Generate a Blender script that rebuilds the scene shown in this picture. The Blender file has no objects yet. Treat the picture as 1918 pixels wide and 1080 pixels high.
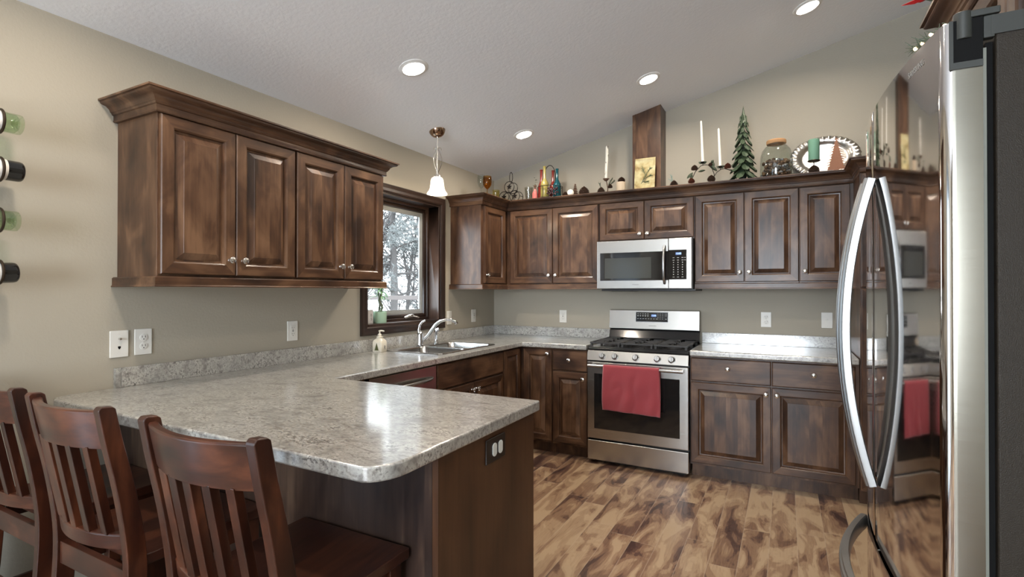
import bpy, bmesh, math, random
from mathutils import Vector, Matrix
random.seed(7)
PI = math.pi
SC = bpy.context.scene
COL = SC.collection

# ------------------------------------------------------------------ camera
cam_d = bpy.data.cameras.new('camera')
cam_d.sensor_width = 36.0
cam_d.lens = 967.0/1918.0*36.0
cam_d.clip_start = 0.02
cam = bpy.data.objects.new('camera', cam_d)
COL.objects.link(cam)
cam.location = (2.583, -4.483, 1.332)
cam.rotation_euler = (PI/2+0.006, 0.0, 0.488)
SC.camera = cam

# ------------------------------------------------------------------ view, world
SC.view_settings.view_transform = 'Standard'
SC.view_settings.look = 'None'
SC.view_settings.gamma = 1.0
SC.view_settings.use_curve_mapping = False
SC.view_settings.exposure = 0.60
world = bpy.data.worlds.new('overcast_sky')
SC.world = world
world.use_nodes = True
_wn = world.node_tree.nodes; _wl = world.node_tree.links
_bg = _wn['Background']
_bg.inputs['Color'].default_value = (0.86, 0.93, 1.0, 1)
_bg.inputs['Strength'].default_value = 7.0

def area_light(name, loc, rot, sx, sy, power, color, shape='RECTANGLE', spread=PI):
    d = bpy.data.lights.new(name, 'AREA')
    d.shape = shape; d.size = sx; d.size_y = sy; d.energy = power; d.color = color; d.spread = spread
    o = bpy.data.objects.new(name, d); COL.objects.link(o)
    o.location = loc; o.rotation_euler = rot
    return o
# unseen fill light, set in an added window in the rear wall
area_light('rear_fill_light', (2.15, -8.44, 1.52), (PI/2, 0, 0), 1.75, 1.9, 125, (0.82, 0.91, 1.0))

CAN_POWER = 8.0
CAN_COLOR = (1.0, 0.87, 0.72)

# ------------------------------------------------------------------ helpers
class MB:
    """collects geometry for ONE mesh object"""
    def __init__(s):
        s.v = []; s.f = []; s.m = []
    def add(s, verts, faces, mi=0):
        o = len(s.v); s.v += [tuple(v) for v in verts]
        for f in faces: s.f.append(tuple(i+o for i in f)); s.m.append(mi)
        return s
    def box(s, x0, x1, y0, y1, z0, z1, mi=0):
        if x0 > x1: x0, x1 = x1, x0
        if y0 > y1: y0, y1 = y1, y0
        if z0 > z1: z0, z1 = z1, z0
        return s.add([(x0,y0,z0),(x1,y0,z0),(x1,y1,z0),(x0,y1,z0),(x0,y0,z1),(x1,y0,z1),(x1,y1,z1),(x0,y1,z1)],
              [(0,3,2,1),(4,5,6,7),(0,1,5,4),(1,2,6,5),(2,3,7,6),(3,0,4,7)], mi)
    def hexa(s, p, mi=0):
        return s.add(p, [(0,3,2,1),(4,5,6,7),(0,1,5,4),(1,2,6,5),(2,3,7,6),(3,0,4,7)], mi)
    def prism(s, poly, z0, z1, mi=0):
        n = len(poly)
        a = sum(poly[i][0]*poly[(i+1)%n][1]-poly[(i+1)%n][0]*poly[i][1] for i in range(n))
        if a < 0: poly = poly[::-1]
        vs = [(x,y,z0) for x,y in poly]+[(x,y,z1) for x,y in poly]
        fs = [tuple(range(n-1,-1,-1)), tuple(range(n,2*n))]+[(i,(i+1)%n,(i+1)%n+n,i+n) for i in range(n)]
        return s.add(vs, fs, mi)
    def lathe(s, prof, c=(0,0,0), axis='z', n=24, mi=0, M=None):
        """prof = [(r, h)...] revolved about an axis through c"""
        vs = []; fs = []
        k = len(prof)
        for i in range(n):
            a = 2*PI*i/n
            for r, h in prof:
                x, y, z = r*math.cos(a), r*math.sin(a), h
                if axis == 'x': x, y, z = h, r*math.cos(a), r*math.sin(a)
                if axis == 'y': x, y, z = r*math.sin(a), h, r*math.cos(a)
                p = Vector((x,y,z))
                if M is not None: p = M @ p
                vs.append((p.x+c[0], p.y+c[1], p.z+c[2]))
        for i in range(n):
            j = (i+1) % n
            for q in range(k-1):
                if prof[q][0] < 1e-7 and prof[q+1][0] < 1e-7: continue
                fs.append((i*k+q, j*k+q, j*k+q+1, i*k+q+1))
        return s.add(vs, fs, mi)
    def cyl(s, c, r, h, axis='z', n=20, r2=None, mi=0, M=None):
        r2 = r if r2 is None else r2
        return s.lathe([(0,0),(r,0),(r2,h),(0,h)], c, axis, n, mi, M)
    def sphere(s, c, r, n=14, m=8, sz=1.0, mi=0):
        pr = [(r*math.sin(PI*i/m), -r*sz*math.cos(PI*i/m)) for i in range(m+1)]
        return s.lathe(pr, c, 'z', n, mi)
    def tube(s, pts, r, n=8, mi=0, closed=False, flat=1.0, cap=True):
        pts = [Vector(p) for p in pts]; N = len(pts)
        rs = r if isinstance(r, (list, tuple)) else [r]*N
        vs = []; fs = []
        t0 = (pts[1]-pts[0]).normalized()
        up = Vector((0,0,1)) if abs(t0.z) < 0.9 else Vector((1,0,0))
        nrm = t0.cross(up).normalized()
        for i in range(N):
            if closed: t = (pts[(i+1)%N]-pts[i-1])
            elif i == 0: t = pts[1]-pts[0]
            elif i == N-1: t = pts[-1]-pts[-2]
            else: t = pts[i+1]-pts[i-1]
            t.normalize()
            nrm = (nrm - t*nrm.dot(t))
            if nrm.length < 1e-6: nrm = t.orthogonal()
            nrm.normalize(); b = t.cross(nrm)
            for k in range(n):
                a = 2*PI*k/n
                p = pts[i]+nrm*(math.cos(a)*rs[i])+b*(math.sin(a)*rs[i]*flat)
                vs.append(tuple(p))
        R = N if closed else N-1
        for i in range(R):
            j = (i+1) % N
            for k in range(n):
                l = (k+1) % n
                fs.append((i*n+k, i*n+l, j*n+l, j*n+k))
        if not closed and cap:
            fs.append(tuple(range(n-1,-1,-1))); fs.append(tuple((N-1)*n+k for k in range(n)))
        return s.add(vs, fs, mi)
    def sweep(s, path, prof, side=1, mi=0, cap=True):
        """mitred moulding: path in plan, prof = [(outward offset, z)...]; side=+1 offsets to the right of travel"""
        P = [Vector((p[0],p[1])) for p in path]; N = len(P); k = len(prof)
        offs = []
        for i in range(N):
            d1 = (P[i]-P[i-1]).normalized() if i > 0 else None
            d2 = (P[i+1]-P[i]).normalized() if i < N-1 else None
            if d1 is None: d1 = d2
            if d2 is None: d2 = d1
            n1 = Vector((d1.y,-d1.x))*side; n2 = Vector((d2.y,-d2.x))*side
            b = (n1+n2); b = b/(b.dot(n1)) if b.length > 1e-6 else n1
            offs.append(b)
        vs = []
        for i in range(N):
            for o, z in prof:
                q = P[i]+offs[i]*o; vs.append((q.x,q.y,z))
        fs = []
        for i in range(N-1):
            for q in range(k):
                r = (q+1) % k
                f = (i*k+q, (i+1)*k+q, (i+1)*k+r, i*k+r)
                fs.append(f if side > 0 else f[::-1])
        if cap:
            a = tuple(range(k)); b = tuple((N-1)*k+q for q in range(k))
            fs.append(a if side < 0 else a[::-1]); fs.append(b if side > 0 else b[::-1])
        return s.add(vs, fs, mi)
    def grid(s, nx, ny, fn, mi=0):
        vs = [tuple(fn(i/(nx-1), j/(ny-1))) for i in range(nx) for j in range(ny)]
        fs = [(i*ny+j, (i+1)*ny+j, (i+1)*ny+j+1, i*ny+j+1) for i in range(nx-1) for j in range(ny-1)]
        return s.add(vs, fs, mi)
    def xform(s, M):
        s.v = [tuple(M @ Vector(v)) for v in s.v]; return s

def obj(name, mb, mat, parent=None, bevel=0, seg=2, smooth=38, solid=0, recalc=True, sub=0):
    me = bpy.data.meshes.new(name)
    me.from_pydata(mb.v, [], mb.f)
    mats = mat if isinstance(mat, (list, tuple)) else [mat]
    for m in mats: me.materials.append(m)
    for p, i in zip(me.polygons, mb.m): p.material_index = i
    bm = bmesh.new(); bm.from_mesh(me)
    bmesh.ops.remove_doubles(bm, verts=bm.verts, dist=1e-6)
    if recalc: bmesh.ops.recalc_face_normals(bm, faces=bm.faces)
    lim = math.radians(smooth)
    for f in bm.faces: f.smooth = smooth > 0
    for e in bm.edges:
        if len(e.link_faces) == 2:
            if e.calc_face_angle(0) > lim: e.smooth = False
    bm.to_mesh(me); bm.free()
    o = bpy.data.objects.new(name, me); COL.objects.link(o)
    if parent is not None: o.parent = parent
    if solid:
        md = o.modifiers.new('solidify', 'SOLIDIFY'); md.thickness = solid; md.offset = 0
    if bevel:
        md = o.modifiers.new('bevel', 'BEVEL'); md.width = bevel; md.segments = seg
        md.limit_method = 'ANGLE'; md.angle_limit = math.radians(40)
        md.harden_normals = True
    if sub:
        md = o.modifiers.new('subsurf', 'SUBSURF'); md.levels = sub; md.render_levels = sub
    return o

def tag(o, label, cat, group=None, kind=None):
    o['label'] = label; o['category'] = cat
    if group: o['group'] = group
    if kind: o['kind'] = kind
    return o
def thing(name, label, cat, loc=(0,0,0), rotz=0, group=None):
    o = bpy.data.objects.new(name, None); COL.objects.link(o)
    o.empty_display_size = 0.1
    o.location = loc; o.rotation_euler = (0,0,rotz)
    return tag(o, label, cat, group)
def struct(name, mb, mat, parent=None, **k):
    o = obj(name, mb, mat, parent, **k)
    if parent is None: o['kind'] = 'structure'
    return o
def copy_tree(o, parent=None):
    c = o.copy(); COL.objects.link(c)
    if parent is not None: c.parent = parent
    for ch in list(o.children): copy_tree(ch, c)
    return c
def dup(root, loc, rotz=None, label=None, group=None):
    c = copy_tree(root); c.location = loc
    if rotz is not None: c.rotation_euler = (0,0,rotz)
    if label: c['label'] = label
    if group: c['group'] = group
    return c
def text_mesh(name, txt, size, M, mat, parent, depth=0.0004):
    """lettering as a mesh; M places text plane (x right, y up, z out)"""
    cu = bpy.data.curves.new(name, 'FONT'); cu.body = txt; cu.size = size
    cu.align_x = 'CENTER'; cu.align_y = 'CENTER'; cu.extrude = depth
    t = bpy.data.objects.new(name, cu); COL.objects.link(t)
    dg = bpy.context.evaluated_depsgraph_get(); dg.update()
    me = bpy.data.meshes.new_from_object(t.evaluated_get(dg))
    bpy.data.objects.remove(t); bpy.data.curves.remove(cu)
    me.transform(M); me.materials.clear(); me.materials.append(mat)
    o = bpy.data.objects.new(name, me); COL.objects.link(o)
    if parent is not None: o.parent = parent
    return o

# ------------------------------------------------------------------ materials
def new_mat(name):
    m = bpy.data.materials.new(name); m.use_nodes = True
    nt = m.node_tree; b = nt.nodes['Principled BSDF']
    return m, nt, b
def N(nt, t, **kw):
    n = nt.nodes.new(t)
    for k, v in kw.items(): setattr(n, k, v)
    return n
def setc(sock, c): sock.default_value = (*c, 1) if len(c) == 3 else c
def plain(name, col, rough=0.5, metal=0.0, spec=0.5, bump=0, bscale=200, coat=0, emit=None, estr=0, trans=0, ior=1.45, sheen=0, alpha=1):
    m, nt, b = new_mat(name)
    setc(b.inputs['Base Color'], col); b.inputs['Roughness'].default_value = rough
    b.inputs['Metallic'].default_value = metal; b.inputs['Specular IOR Level'].default_value = spec
    b.inputs['Coat Weight'].default_value = coat; b.inputs['Coat Roughness'].default_value = 0.08
    b.inputs['Transmission Weight'].default_value = trans; b.inputs['IOR'].default_value = ior
    b.inputs['Sheen Weight'].default_value = sheen; b.inputs['Alpha'].default_value = alpha
    if emit: setc(b.inputs['Emission Color'], emit); b.inputs['Emission Strength'].default_value = estr
    if bump:
        tc = N(nt,'ShaderNodeTexCoord'); nz = N(nt,'ShaderNodeTexNoise'); bp = N(nt,'ShaderNodeBump')
        nz.inputs['Scale'].default_value = bscale; nz.inputs['Detail'].default_value = 3
        bp.inputs['Strength'].default_value = bump; bp.inputs['Distance'].default_value = 0.002
        nt.links.new(tc.outputs['Object'], nz.inputs['Vector']); nt.links.new(nz.outputs['Fac'], bp.inputs['Height'])
        nt.links.new(bp.outputs['Normal'], b.inputs['Normal'])
    return m
def ramp(nt, stops, interp='LINEAR'):
    r = N(nt,'ShaderNodeValToRGB'); cr = r.color_ramp; cr.interpolation = interp
    while len(cr.elements) > 1: cr.elements.remove(cr.elements[-1])
    cr.elements[0].position = stops[0][0]; setc_el(cr.elements[0], stops[0][1])
    for p, c in stops[1:]:
        e = cr.elements.new(p); setc_el(e, c)
    return r
def setc_el(e, c): e.color = (*c, 1)
def mth(nt, op, a, b=None, c=None):
    n = N(nt,'ShaderNodeMath', operation=op)
    for i, v in enumerate((a, b, c)):
        if v is None: continue
        if isinstance(v, (int, float)): n.inputs[i].default_value = v
        else: nt.links.new(v, n.inputs[i])
    return n.outputs[0]

def wood(name, dark, mid, light, grain='z', strips=None, blotch=4.0, rough=0.40, coat=0.20, seedscale=7.3, contrast=1.0, rmap=0):
    """stained wood, grain along the object's local axis; strips = width of glued-up boards"""
    m, nt, b = new_mat(name); L = nt.links
    tc = N(nt,'ShaderNodeTexCoord'); oi = N(nt,'ShaderNodeObjectInfo')
    sp = N(nt,'ShaderNodeSeparateXYZ'); L.new(tc.outputs['Object'], sp.inputs[0])
    rnd = mth(nt,'MULTIPLY', oi.outputs['Random'], seedscale)
    ax = {'x':0,'y':1,'z':2}[grain]
    comps = [sp.outputs[0], sp.outputs[1], sp.outputs[2]]
    cross = mth(nt,'ADD', comps[(ax+1)%3], comps[(ax+2)%3])
    # fine grain
    cb = N(nt,'ShaderNodeCombineXYZ')
    L.new(mth(nt,'MULTIPLY', comps[(ax+1)%3], 60), cb.inputs[0]); L.new(mth(nt,'MULTIPLY', comps[(ax+2)%3], 60), cb.inputs[1])
    L.new(mth(nt,'ADD', mth(nt,'MULTIPLY', comps[ax], 3.0), rnd), cb.inputs[2])
    g = N(nt,'ShaderNodeTexNoise'); g.inputs['Scale'].default_value = 1; g.inputs['Detail'].default_value = 4; g.inputs['Distortion'].default_value = .6
    L.new(cb.outputs[0], g.inputs['Vector'])
    # stain blotches
    cb2 = N(nt,'ShaderNodeCombineXYZ')
    shift = rnd
    if strips:
        idx = mth(nt,'FLOOR', mth(nt,'DIVIDE', mth(nt,'ADD', cross, mth(nt,'MULTIPLY', oi.outputs['Random'], .07)), strips))
        wn = N(nt,'ShaderNodeTexWhiteNoise', noise_dimensions='1D')
        L.new(mth(nt,'ADD', idx, rnd), wn.inputs['W'])
        shift = mth(nt,'ADD', rnd, mth(nt,'MULTIPLY', wn.outputs['Value'], 5))
    L.new(mth(nt,'MULTIPLY', comps[(ax+1)%3], blotch*2.2), cb2.inputs[0]); L.new(mth(nt,'MULTIPLY', comps[(ax+2)%3], blotch*2.2), cb2.inputs[1])
    L.new(mth(nt,'ADD', mth(nt,'MULTIPLY', comps[ax], blotch), shift), cb2.inputs[2])
    bl = N(nt,'ShaderNodeTexNoise'); bl.inputs['Scale'].default_value = 1; bl.inputs['Detail'].default_value = 4; bl.inputs['Distortion'].default_value = .6
    L.new(cb2.outputs[0], bl.inputs['Vector'])
    f = mth(nt,'ADD', mth(nt,'MULTIPLY', bl.outputs['Fac'], .78), mth(nt,'MULTIPLY', g.outputs['Fac'], .22))
    if strips:
        f = mth(nt,'ADD', f, mth(nt,'MULTIPLY', mth(nt,'SUBTRACT', wn.outputs['Value'], .5), .10))
    w = .18/contrast
    r = ramp(nt, [(0.5-w, dark), (0.5, mid), (0.5+w, light)])
    L.new(f, r.inputs[0]); L.new(r.outputs[0], b.inputs['Base Color'])
    b.inputs['Roughness'].default_value = rough
    b.inputs['Specular IOR Level'].default_value = .35
    b.inputs['Coat Weight'].default_value = coat; b.inputs['Coat Roughness'].default_value = 0.19
    bp = N(nt,'ShaderNodeBump'); bp.inputs['Strength'].default_value = .06; bp.inputs['Distance'].default_value = .001
    L.new(g.outputs['Fac'], bp.inputs['Height']); L.new(bp.outputs[0], b.inputs['Normal'])
    return m

D_, M_, L_ = (.020,.0092,.0056), (.068,.032,.0165), (.150,.080,.043)
W_V = wood('maple_stain_vertical', D_, M_, L_, 'z')
W_P = wood('maple_stain_panel', D_, M_, (.152,.082,.045), 'z', strips=.075, blotch=3.6)
W_H = wood('maple_stain_rail', D_, M_, L_, 'x')
W_Y = wood('maple_stain_rail_depth', D_, M_, L_, 'y')
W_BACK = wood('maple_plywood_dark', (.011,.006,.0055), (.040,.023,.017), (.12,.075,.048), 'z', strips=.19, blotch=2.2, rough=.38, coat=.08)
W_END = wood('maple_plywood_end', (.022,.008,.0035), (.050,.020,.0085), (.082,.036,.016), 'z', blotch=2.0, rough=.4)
W_TRIM = wood('window_wood_dark', (.012,.007,.006), (.028,.016,.012), (.055,.031,.022), 'z', rough=.34, coat=.15, blotch=1.2)
W_CH = wood('cherry_chair', (.010,.0028,.0018), (.036,.0095,.0045), (.100,.030,.013), 'z', blotch=4.5, rough=.34, coat=.42)
W_CHX = wood('cherry_chair_rail', (.014,.004,.0022), (.046,.0125,.006), (.115,.036,.016), 'x', blotch=4.5, rough=.34, coat=.42)
W_SEAT = wood('cherry_seat', (.012,.0035,.0022), (.036,.011,.0065), (.10,.032,.015), 'y', strips=.09, blotch=2.5, rough=.30, coat=.4)

def mat_wall(name, col, bump=.35, scale=110, rough=.75):
    m, nt, b = new_mat(name); L = nt.links
    tc = N(nt,'ShaderNodeTexCoord'); nz = N(nt,'ShaderNodeTexNoise'); nz.inputs['Scale'].default_value = scale
    nz.inputs['Detail'].default_value = 3; nz.inputs['Roughness'].default_value = .55
    L.new(tc.outputs['Object'], nz.inputs['Vector'])
    bp = N(nt,'ShaderNodeBump'); bp.inputs['Strength'].default_value = bump; bp.inputs['Distance'].default_value = .003
    L.new(nz.outputs['Fac'], bp.inputs['Height']); L.new(bp.outputs[0], b.inputs['Normal'])
    setc(b.inputs['Base Color'], col); b.inputs['Roughness'].default_value = rough; b.inputs['Specular IOR Level'].default_value = .25
    return m
M_WALL = mat_wall('beige_wall_paint', (.375,.345,.285), .30, 90)
M_CEIL = mat_wall('white_ceiling_paint', (.85,.875,.915), .55, 48)

def mat_laminate():
    m, nt, b = new_mat('granite_look_laminate'); L = nt.links
    tc = N(nt,'ShaderNodeTexCoord'); mp = N(nt,'ShaderNodeMapping'); mp.inputs['Scale'].default_value = (0.72,1.25,1.0)
    L.new(tc.outputs['Object'], mp.inputs[0])
    def nz(s, d, dist=0, off=0):
        n = N(nt,'ShaderNodeTexNoise'); n.inputs['Scale'].default_value = s; n.inputs['Detail'].default_value = d
        n.inputs['Roughness'].default_value = .62; n.inputs['Distortion'].default_value = dist
        if off:
            ad = N(nt,'ShaderNodeVectorMath', operation='ADD'); ad.inputs[1].default_value = (off,off,off)
            L.new(mp.outputs[0], ad.inputs[0]); L.new(ad.outputs[0], n.inputs['Vector'])
        else: L.new(mp.outputs[0], n.inputs['Vector'])
        return n.outputs['Fac']
    a = nz(11, 6, .8); c = nz(70, 5, .3, 3.1); e = nz(30, 7, 1.0, 7.7); g = nz(130, 4, .4, 11.3)
    base = ramp(nt, [(.38,(.17,.165,.158)), (.46,(.33,.328,.31)), (.56,(.50,.495,.465))]); L.new(mth(nt,'ADD', mth(nt,'MULTIPLY', a, .55), mth(nt,'MULTIPLY', e, .45)), base.inputs[0])
    f1 = ramp(nt, [(.50,(0,0,0)), (.60,(1,1,1))]); L.new(mth(nt,'ADD', mth(nt,'MULTIPLY', e, .6), mth(nt,'MULTIPLY', c, .4)), f1.inputs[0])
    mx = N(nt,'ShaderNodeMix', data_type='RGBA'); mx.inputs['B'].default_value = (.105,.097,.092,1)
    L.new(mth(nt,'MULTIPLY', f1.outputs[0], .80), mx.inputs['Factor']); L.new(base.outputs[0], mx.inputs['A'])
    f2 = ramp(nt, [(.54,(0,0,0)), (.60,(1,1,1))]); L.new(mth(nt,'ADD', mth(nt,'MULTIPLY', g, .55), mth(nt,'MULTIPLY', a, .45)), f2.inputs[0])
    mx2 = N(nt,'ShaderNodeMix', data_type='RGBA'); mx2.inputs['B'].default_value = (.028,.026,.027,1)
    L.new(mth(nt,'MULTIPLY', f2.outputs[0], .75), mx2.inputs['Factor']); L.new(mx.outputs['Result'], mx2.inputs['A'])
    L.new(mx2.outputs['Result'], b.inputs['Base Color'])
    b.inputs['Roughness'].default_value = .30; b.inputs['Specular IOR Level'].default_value = .9; b.inputs['Coat IOR'].default_value = 1.9
    b.inputs['Coat Weight'].default_value = 1.0; b.inputs['Coat Roughness'].default_value = .14
    bp = N(nt,'ShaderNodeBump'); bp.inputs['Strength'].default_value = .05; bp.inputs['Distance'].default_value = .001
    L.new(c, bp.inputs['Height']); L.new(bp.outputs[0], b.inputs['Normal'])
    return m
M_LAM = mat_laminate()

def mat_floor():
    m, nt, b = new_mat('rustic_plank_floor'); L = nt.links
    tc = N(nt,'ShaderNodeTexCoord'); sp = N(nt,'ShaderNodeSeparateXYZ'); L.new(tc.outputs['Object'], sp.inputs[0])
    W, LEN = .131, 1.21
    xs = mth(nt,'DIVIDE', mth(nt,'ADD', sp.outputs[0], -0.012), W); ix = mth(nt,'FLOOR', xs)
    w1 = N(nt,'ShaderNodeTexWhiteNoise', noise_dimensions='1D'); L.new(ix, w1.inputs['W'])
    ys = mth(nt,'ADD', mth(nt,'DIVIDE', sp.outputs[1], LEN), mth(nt,'MULTIPLY', w1.outputs['Value'], 3.0)); iy = mth(nt,'FLOOR', ys)
    cid = N(nt,'ShaderNodeCombineXYZ'); L.new(ix, cid.inputs[0]); L.new(iy, cid.inputs[1])
    w2 = N(nt,'ShaderNodeTexWhiteNoise', noise_dimensions='3D'); L.new(cid.outputs[0], w2.inputs['Vector'])
    sc = N(nt,'ShaderNodeSeparateColor'); L.new(w2.outputs['Color'], sc.inputs[0])
    fx = mth(nt,'FRACT', xs); fy = mth(nt,'FRACT', ys)
    # plank-local coordinates for the figure
    px = mth(nt,'ADD', mth(nt,'MULTIPLY', fx, W), mth(nt,'MULTIPLY', sc.outputs[0], 9))
    py = mth(nt,'ADD', mth(nt,'MULTIPLY', sp.outputs[1], 1.0), mth(nt,'MULTIPLY', sc.outputs[1], 17))
    v = N(nt,'ShaderNodeCombineXYZ'); L.new(mth(nt,'MULTIPLY', px, 9.0), v.inputs[0]); L.new(mth(nt,'MULTIPLY', py, 2.9), v.inputs[1]); L.new(sc.outputs[2], v.inputs[2])
    n1 = N(nt,'ShaderNodeTexNoise'); n1.inputs['Scale'].default_value = 1.0; n1.inputs['Detail'].default_value = 5; n1.inputs['Distortion'].default_value = .9
    L.new(v.outputs[0], n1.inputs['Vector'])
    # rings
    rings = mth(nt,'SINE', mth(nt,'MULTIPLY', n1.outputs['Fac'], 62))
    v2 = N(nt,'ShaderNodeCombineXYZ'); L.new(mth(nt,'MULTIPLY', px, 150.0), v2.inputs[0]); L.new(mth(nt,'MULTIPLY', py, 9), v2.inputs[1])
    n2 = N(nt,'ShaderNodeTexNoise'); n2.inputs['Scale'].default_value = 1.0; n2.inputs['Detail'].default_value = 4; n2.inputs['Distortion'].default_value = .5; L.new(v2.outputs[0], n2.inputs['Vector'])
    f = mth(nt,'ADD', mth(nt,'MULTIPLY', n1.outputs['Fac'], .95), mth(nt,'MULTIPLY', rings, .022))
    f = mth(nt,'ADD', f, mth(nt,'MULTIPLY', mth(nt,'SUBTRACT', n2.outputs['Fac'], .5), .16))
    f = mth(nt,'ADD', f, mth(nt,'MULTIPLY', mth(nt,'SUBTRACT', w2.outputs['Value'], .5), .26))
    r = ramp(nt, [(.28,(.045,.024,.020)), (.36,(.10,.055,.040)), (.43,(.19,.112,.070)), (.50,(.27,.175,.108)), (.60,(.38,.275,.175))])
    L.new(f, r.inputs[0])
    # seams
    sx = mth(nt,'LESS_THAN', mth(nt,'MINIMUM', fx, mth(nt,'SUBTRACT', 1.0, fx)), .010)
    sy = mth(nt,'LESS_THAN', mth(nt,'MINIMUM', fy, mth(nt,'SUBTRACT', 1.0, fy)), .0012)
    mx = N(nt,'ShaderNodeMix', data_type='RGBA'); mx.inputs['B'].default_value = (.42,.34,.26,1)
    L.new(mth(nt,'MULTIPLY', mth(nt,'MAXIMUM', sx, sy), .55), mx.inputs['Factor']); L.new(r.outputs[0], mx.inputs['A'])
    L.new(mx.outputs['Result'], b.inputs['Base Color'])
    rr = N(nt,'ShaderNodeMapRange'); rr.inputs['To Min'].default_value = .26; rr.inputs['To Max'].default_value = .42
    L.new(n2.outputs['Fac'], rr.inputs['Value']); L.new(rr.outputs[0], b.inputs['Roughness'])
    bp = N(nt,'ShaderNodeBump'); bp.inputs['Strength'].default_value = .12; bp.inputs['Distance'].default_value = .001
    L.new(n2.outputs['Fac'], bp.inputs['Height']); L.new(bp.outputs[0], b.inputs['Normal'])
    return m
M_FLOOR = mat_floor()

def brushed(name, col, rough, axis='x', strength=.03, fine=600, rvar=.06):
    m, nt, b = new_mat(name); L = nt.links
    tc = N(nt,'ShaderNodeTexCoord'); mp = N(nt,'ShaderNodeMapping')
    s = {'x':(2,fine,fine),'y':(fine,2,fine),'z':(fine,fine,2)}[axis]
    mp.inputs['Scale'].default_value = s; L.new(tc.outputs['Object'], mp.inputs[0])
    nz = N(nt,'ShaderNodeTexNoise'); nz.inputs['Scale'].default_value = 1; nz.inputs['Detail'].default_value = 2; L.new(mp.outputs[0], nz.inputs['Vector'])
    bp = N(nt,'ShaderNodeBump'); bp.inputs['Strength'].default_value = strength; bp.inputs['Distance'].default_value = .0006
    L.new(nz.outputs['Fac'], bp.inputs['Height']); L.new(bp.outputs[0], b.inputs['Normal'])
    rr = N(nt,'ShaderNodeMapRange'); rr.inputs['To Min'].default_value = rough-rvar/2; rr.inputs['To Max'].default_value = rough+rvar/2
    L.new(nz.outputs['Fac'], rr.inputs['Value']); L.new(rr.outputs[0], b.inputs['Roughness'])
    setc(b.inputs['Base Color'], col); b.inputs['Metallic'].default_value = 1
    return m
M_SS = brushed('brushed_stainless', (.45,.435,.41), .26)
M_SSV = brushed('brushed_stainless_handle', (.42,.42,.42), .26, 'z', .12, 350)
M_FHAN = brushed('fridge_handle_metal', (.31,.315,.315), .34, 'z', .12, 350)
M_FR = brushed('fridge_stainless', (.66,.63,.615), .055, 'y', .012, 500, .03)
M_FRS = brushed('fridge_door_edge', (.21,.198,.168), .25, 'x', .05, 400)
M_SINK = brushed('sink_stainless', (.55,.55,.55), .22, 'y', .05)
M_CHROME = plain('polished_chrome', (.75,.76,.78), .06, 1)
M_NICK = brushed('brushed_nickel', (.68,.66,.63), .24, 'z', .05, 300)
M_BRONZE = plain('dark_bronze', (.06,.043,.03), .38, .85)
M_BLKG = plain('black_glass', (.012,.011,.011), .05, 0, .6)
M_BLK = plain('black_plastic', (.02,.02,.02), .4)
M_ENAM = plain('black_enamel', (.014,.014,.015), .12, 0, .6)
M_IRON = plain('cast_iron', (.035,.034,.034), .5, .2, .5, .3, 300)
M_DKG = plain('dark_grey_plastic', (.026,.028,.025), .45)
M_BODY = plain('fridge_body_texture', (.021,.016,.011), .45, 0, .25, .4, 650)
M_WHT = plain('white_plastic', (.72,.71,.67), .35)
M_SHADOW = plain('shadow_slot', (.006,.006,.006), .7, 0, .1)  # near-black standing in for the shade inside gaps, slots and the hinge cavity
M_TOWEL = plain('red_towel', (.30,.045,.056), .95, 0, .1, .9, 900, sheen=.5)
M_GLASS = plain('window_glass', (1,1,1), 0.0, 0, .5, trans=1, ior=1.01)
M_CGLASS = plain('clear_glass', (.97,.99,.98), .02, 0, .5, trans=1, ior=1.45)
M_AMBER = plain('amber_glass', (.55,.27,.05), .03, 0, .5, trans=.9, ior=1.3)
M_GRNG = plain('pale_green_glass', (.72,.84,.70), .03, 0, .5, trans=.96, ior=1.35)
M_YELG = plain('yellow_green_glass', (.80,.74,.30), .08, 0, .5, trans=.6, ior=1.3)
M_REDG = plain('red_glass_bottle', (.16,.018,.012), .1, 0, .5, trans=.25)
M_YEL = plain('yellow_glass_bottle', (.25,.215,.065), .12, 0, .5, trans=.2)
M_TEAL = plain('teal_glass_bottle', (.004,.065,.085), .08, 0, .5, trans=.3)
M_IRONB = plain('black_wrought_iron', (.014,.010,.008), .45, .5)
M_CONE = plain('pinecone_brown', (.095,.055,.036), .7, 0, .3, .5, 150)
M_CONER = plain('pinecone_red_brown', (.16,.052,.03), .65, 0, .3, .5, 150)
M_NEED = plain('pine_needle_green', (.045,.062,.036), .6)
M_WAX = plain('white_wax', (.86,.84,.76), .45, 0, .4)
M_GWAX = plain('green_wax', (.15,.31,.22), .5, 0, .4)
M_TIN = plain('green_painted_tin', (.050,.078,.044), .45, .1, .5, .5, 60)
M_TIND = plain('dark_tin_fold', (.015,.022,.016), .5)
M_CORK = plain('cork', (.42,.24,.12), .85, 0, .2, 1, 120)
M_COPPER = plain('rusty_copper', (.26,.125,.075), .6, .35, .4, .5, 90)
M_SILVER = plain('silver_tray', (.60,.58,.55), .30, 1, .5, 1, 45)
M_BARKW = None
M_RED = plain('poinsettia_red', (.45,.012,.015), .6)
M_CAN = plain('white_trim_ring', (.80,.80,.79), .4)
M_LENS = plain('lamp_lens', (1,1,1), .5, emit=(1.0,.93,.82), estr=9)
M_SHADE = plain('frosted_shade', (.95,.90,.80), .35, emit=(1.0,.86,.66), estr=1.1)
M_LED = plain('blue_display', (.02,.03,.08), .3, emit=(.45,.65,1.0), estr=1.6)
M_PRINT = plain('grey_print', (.22,.22,.215), .5)
M_DPRINT = plain('dark_print', (.09,.09,.09), .5)
M_CER = plain('cream_ceramic', (.66,.62,.52), .2, 0, .5, .1, 80)
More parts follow.
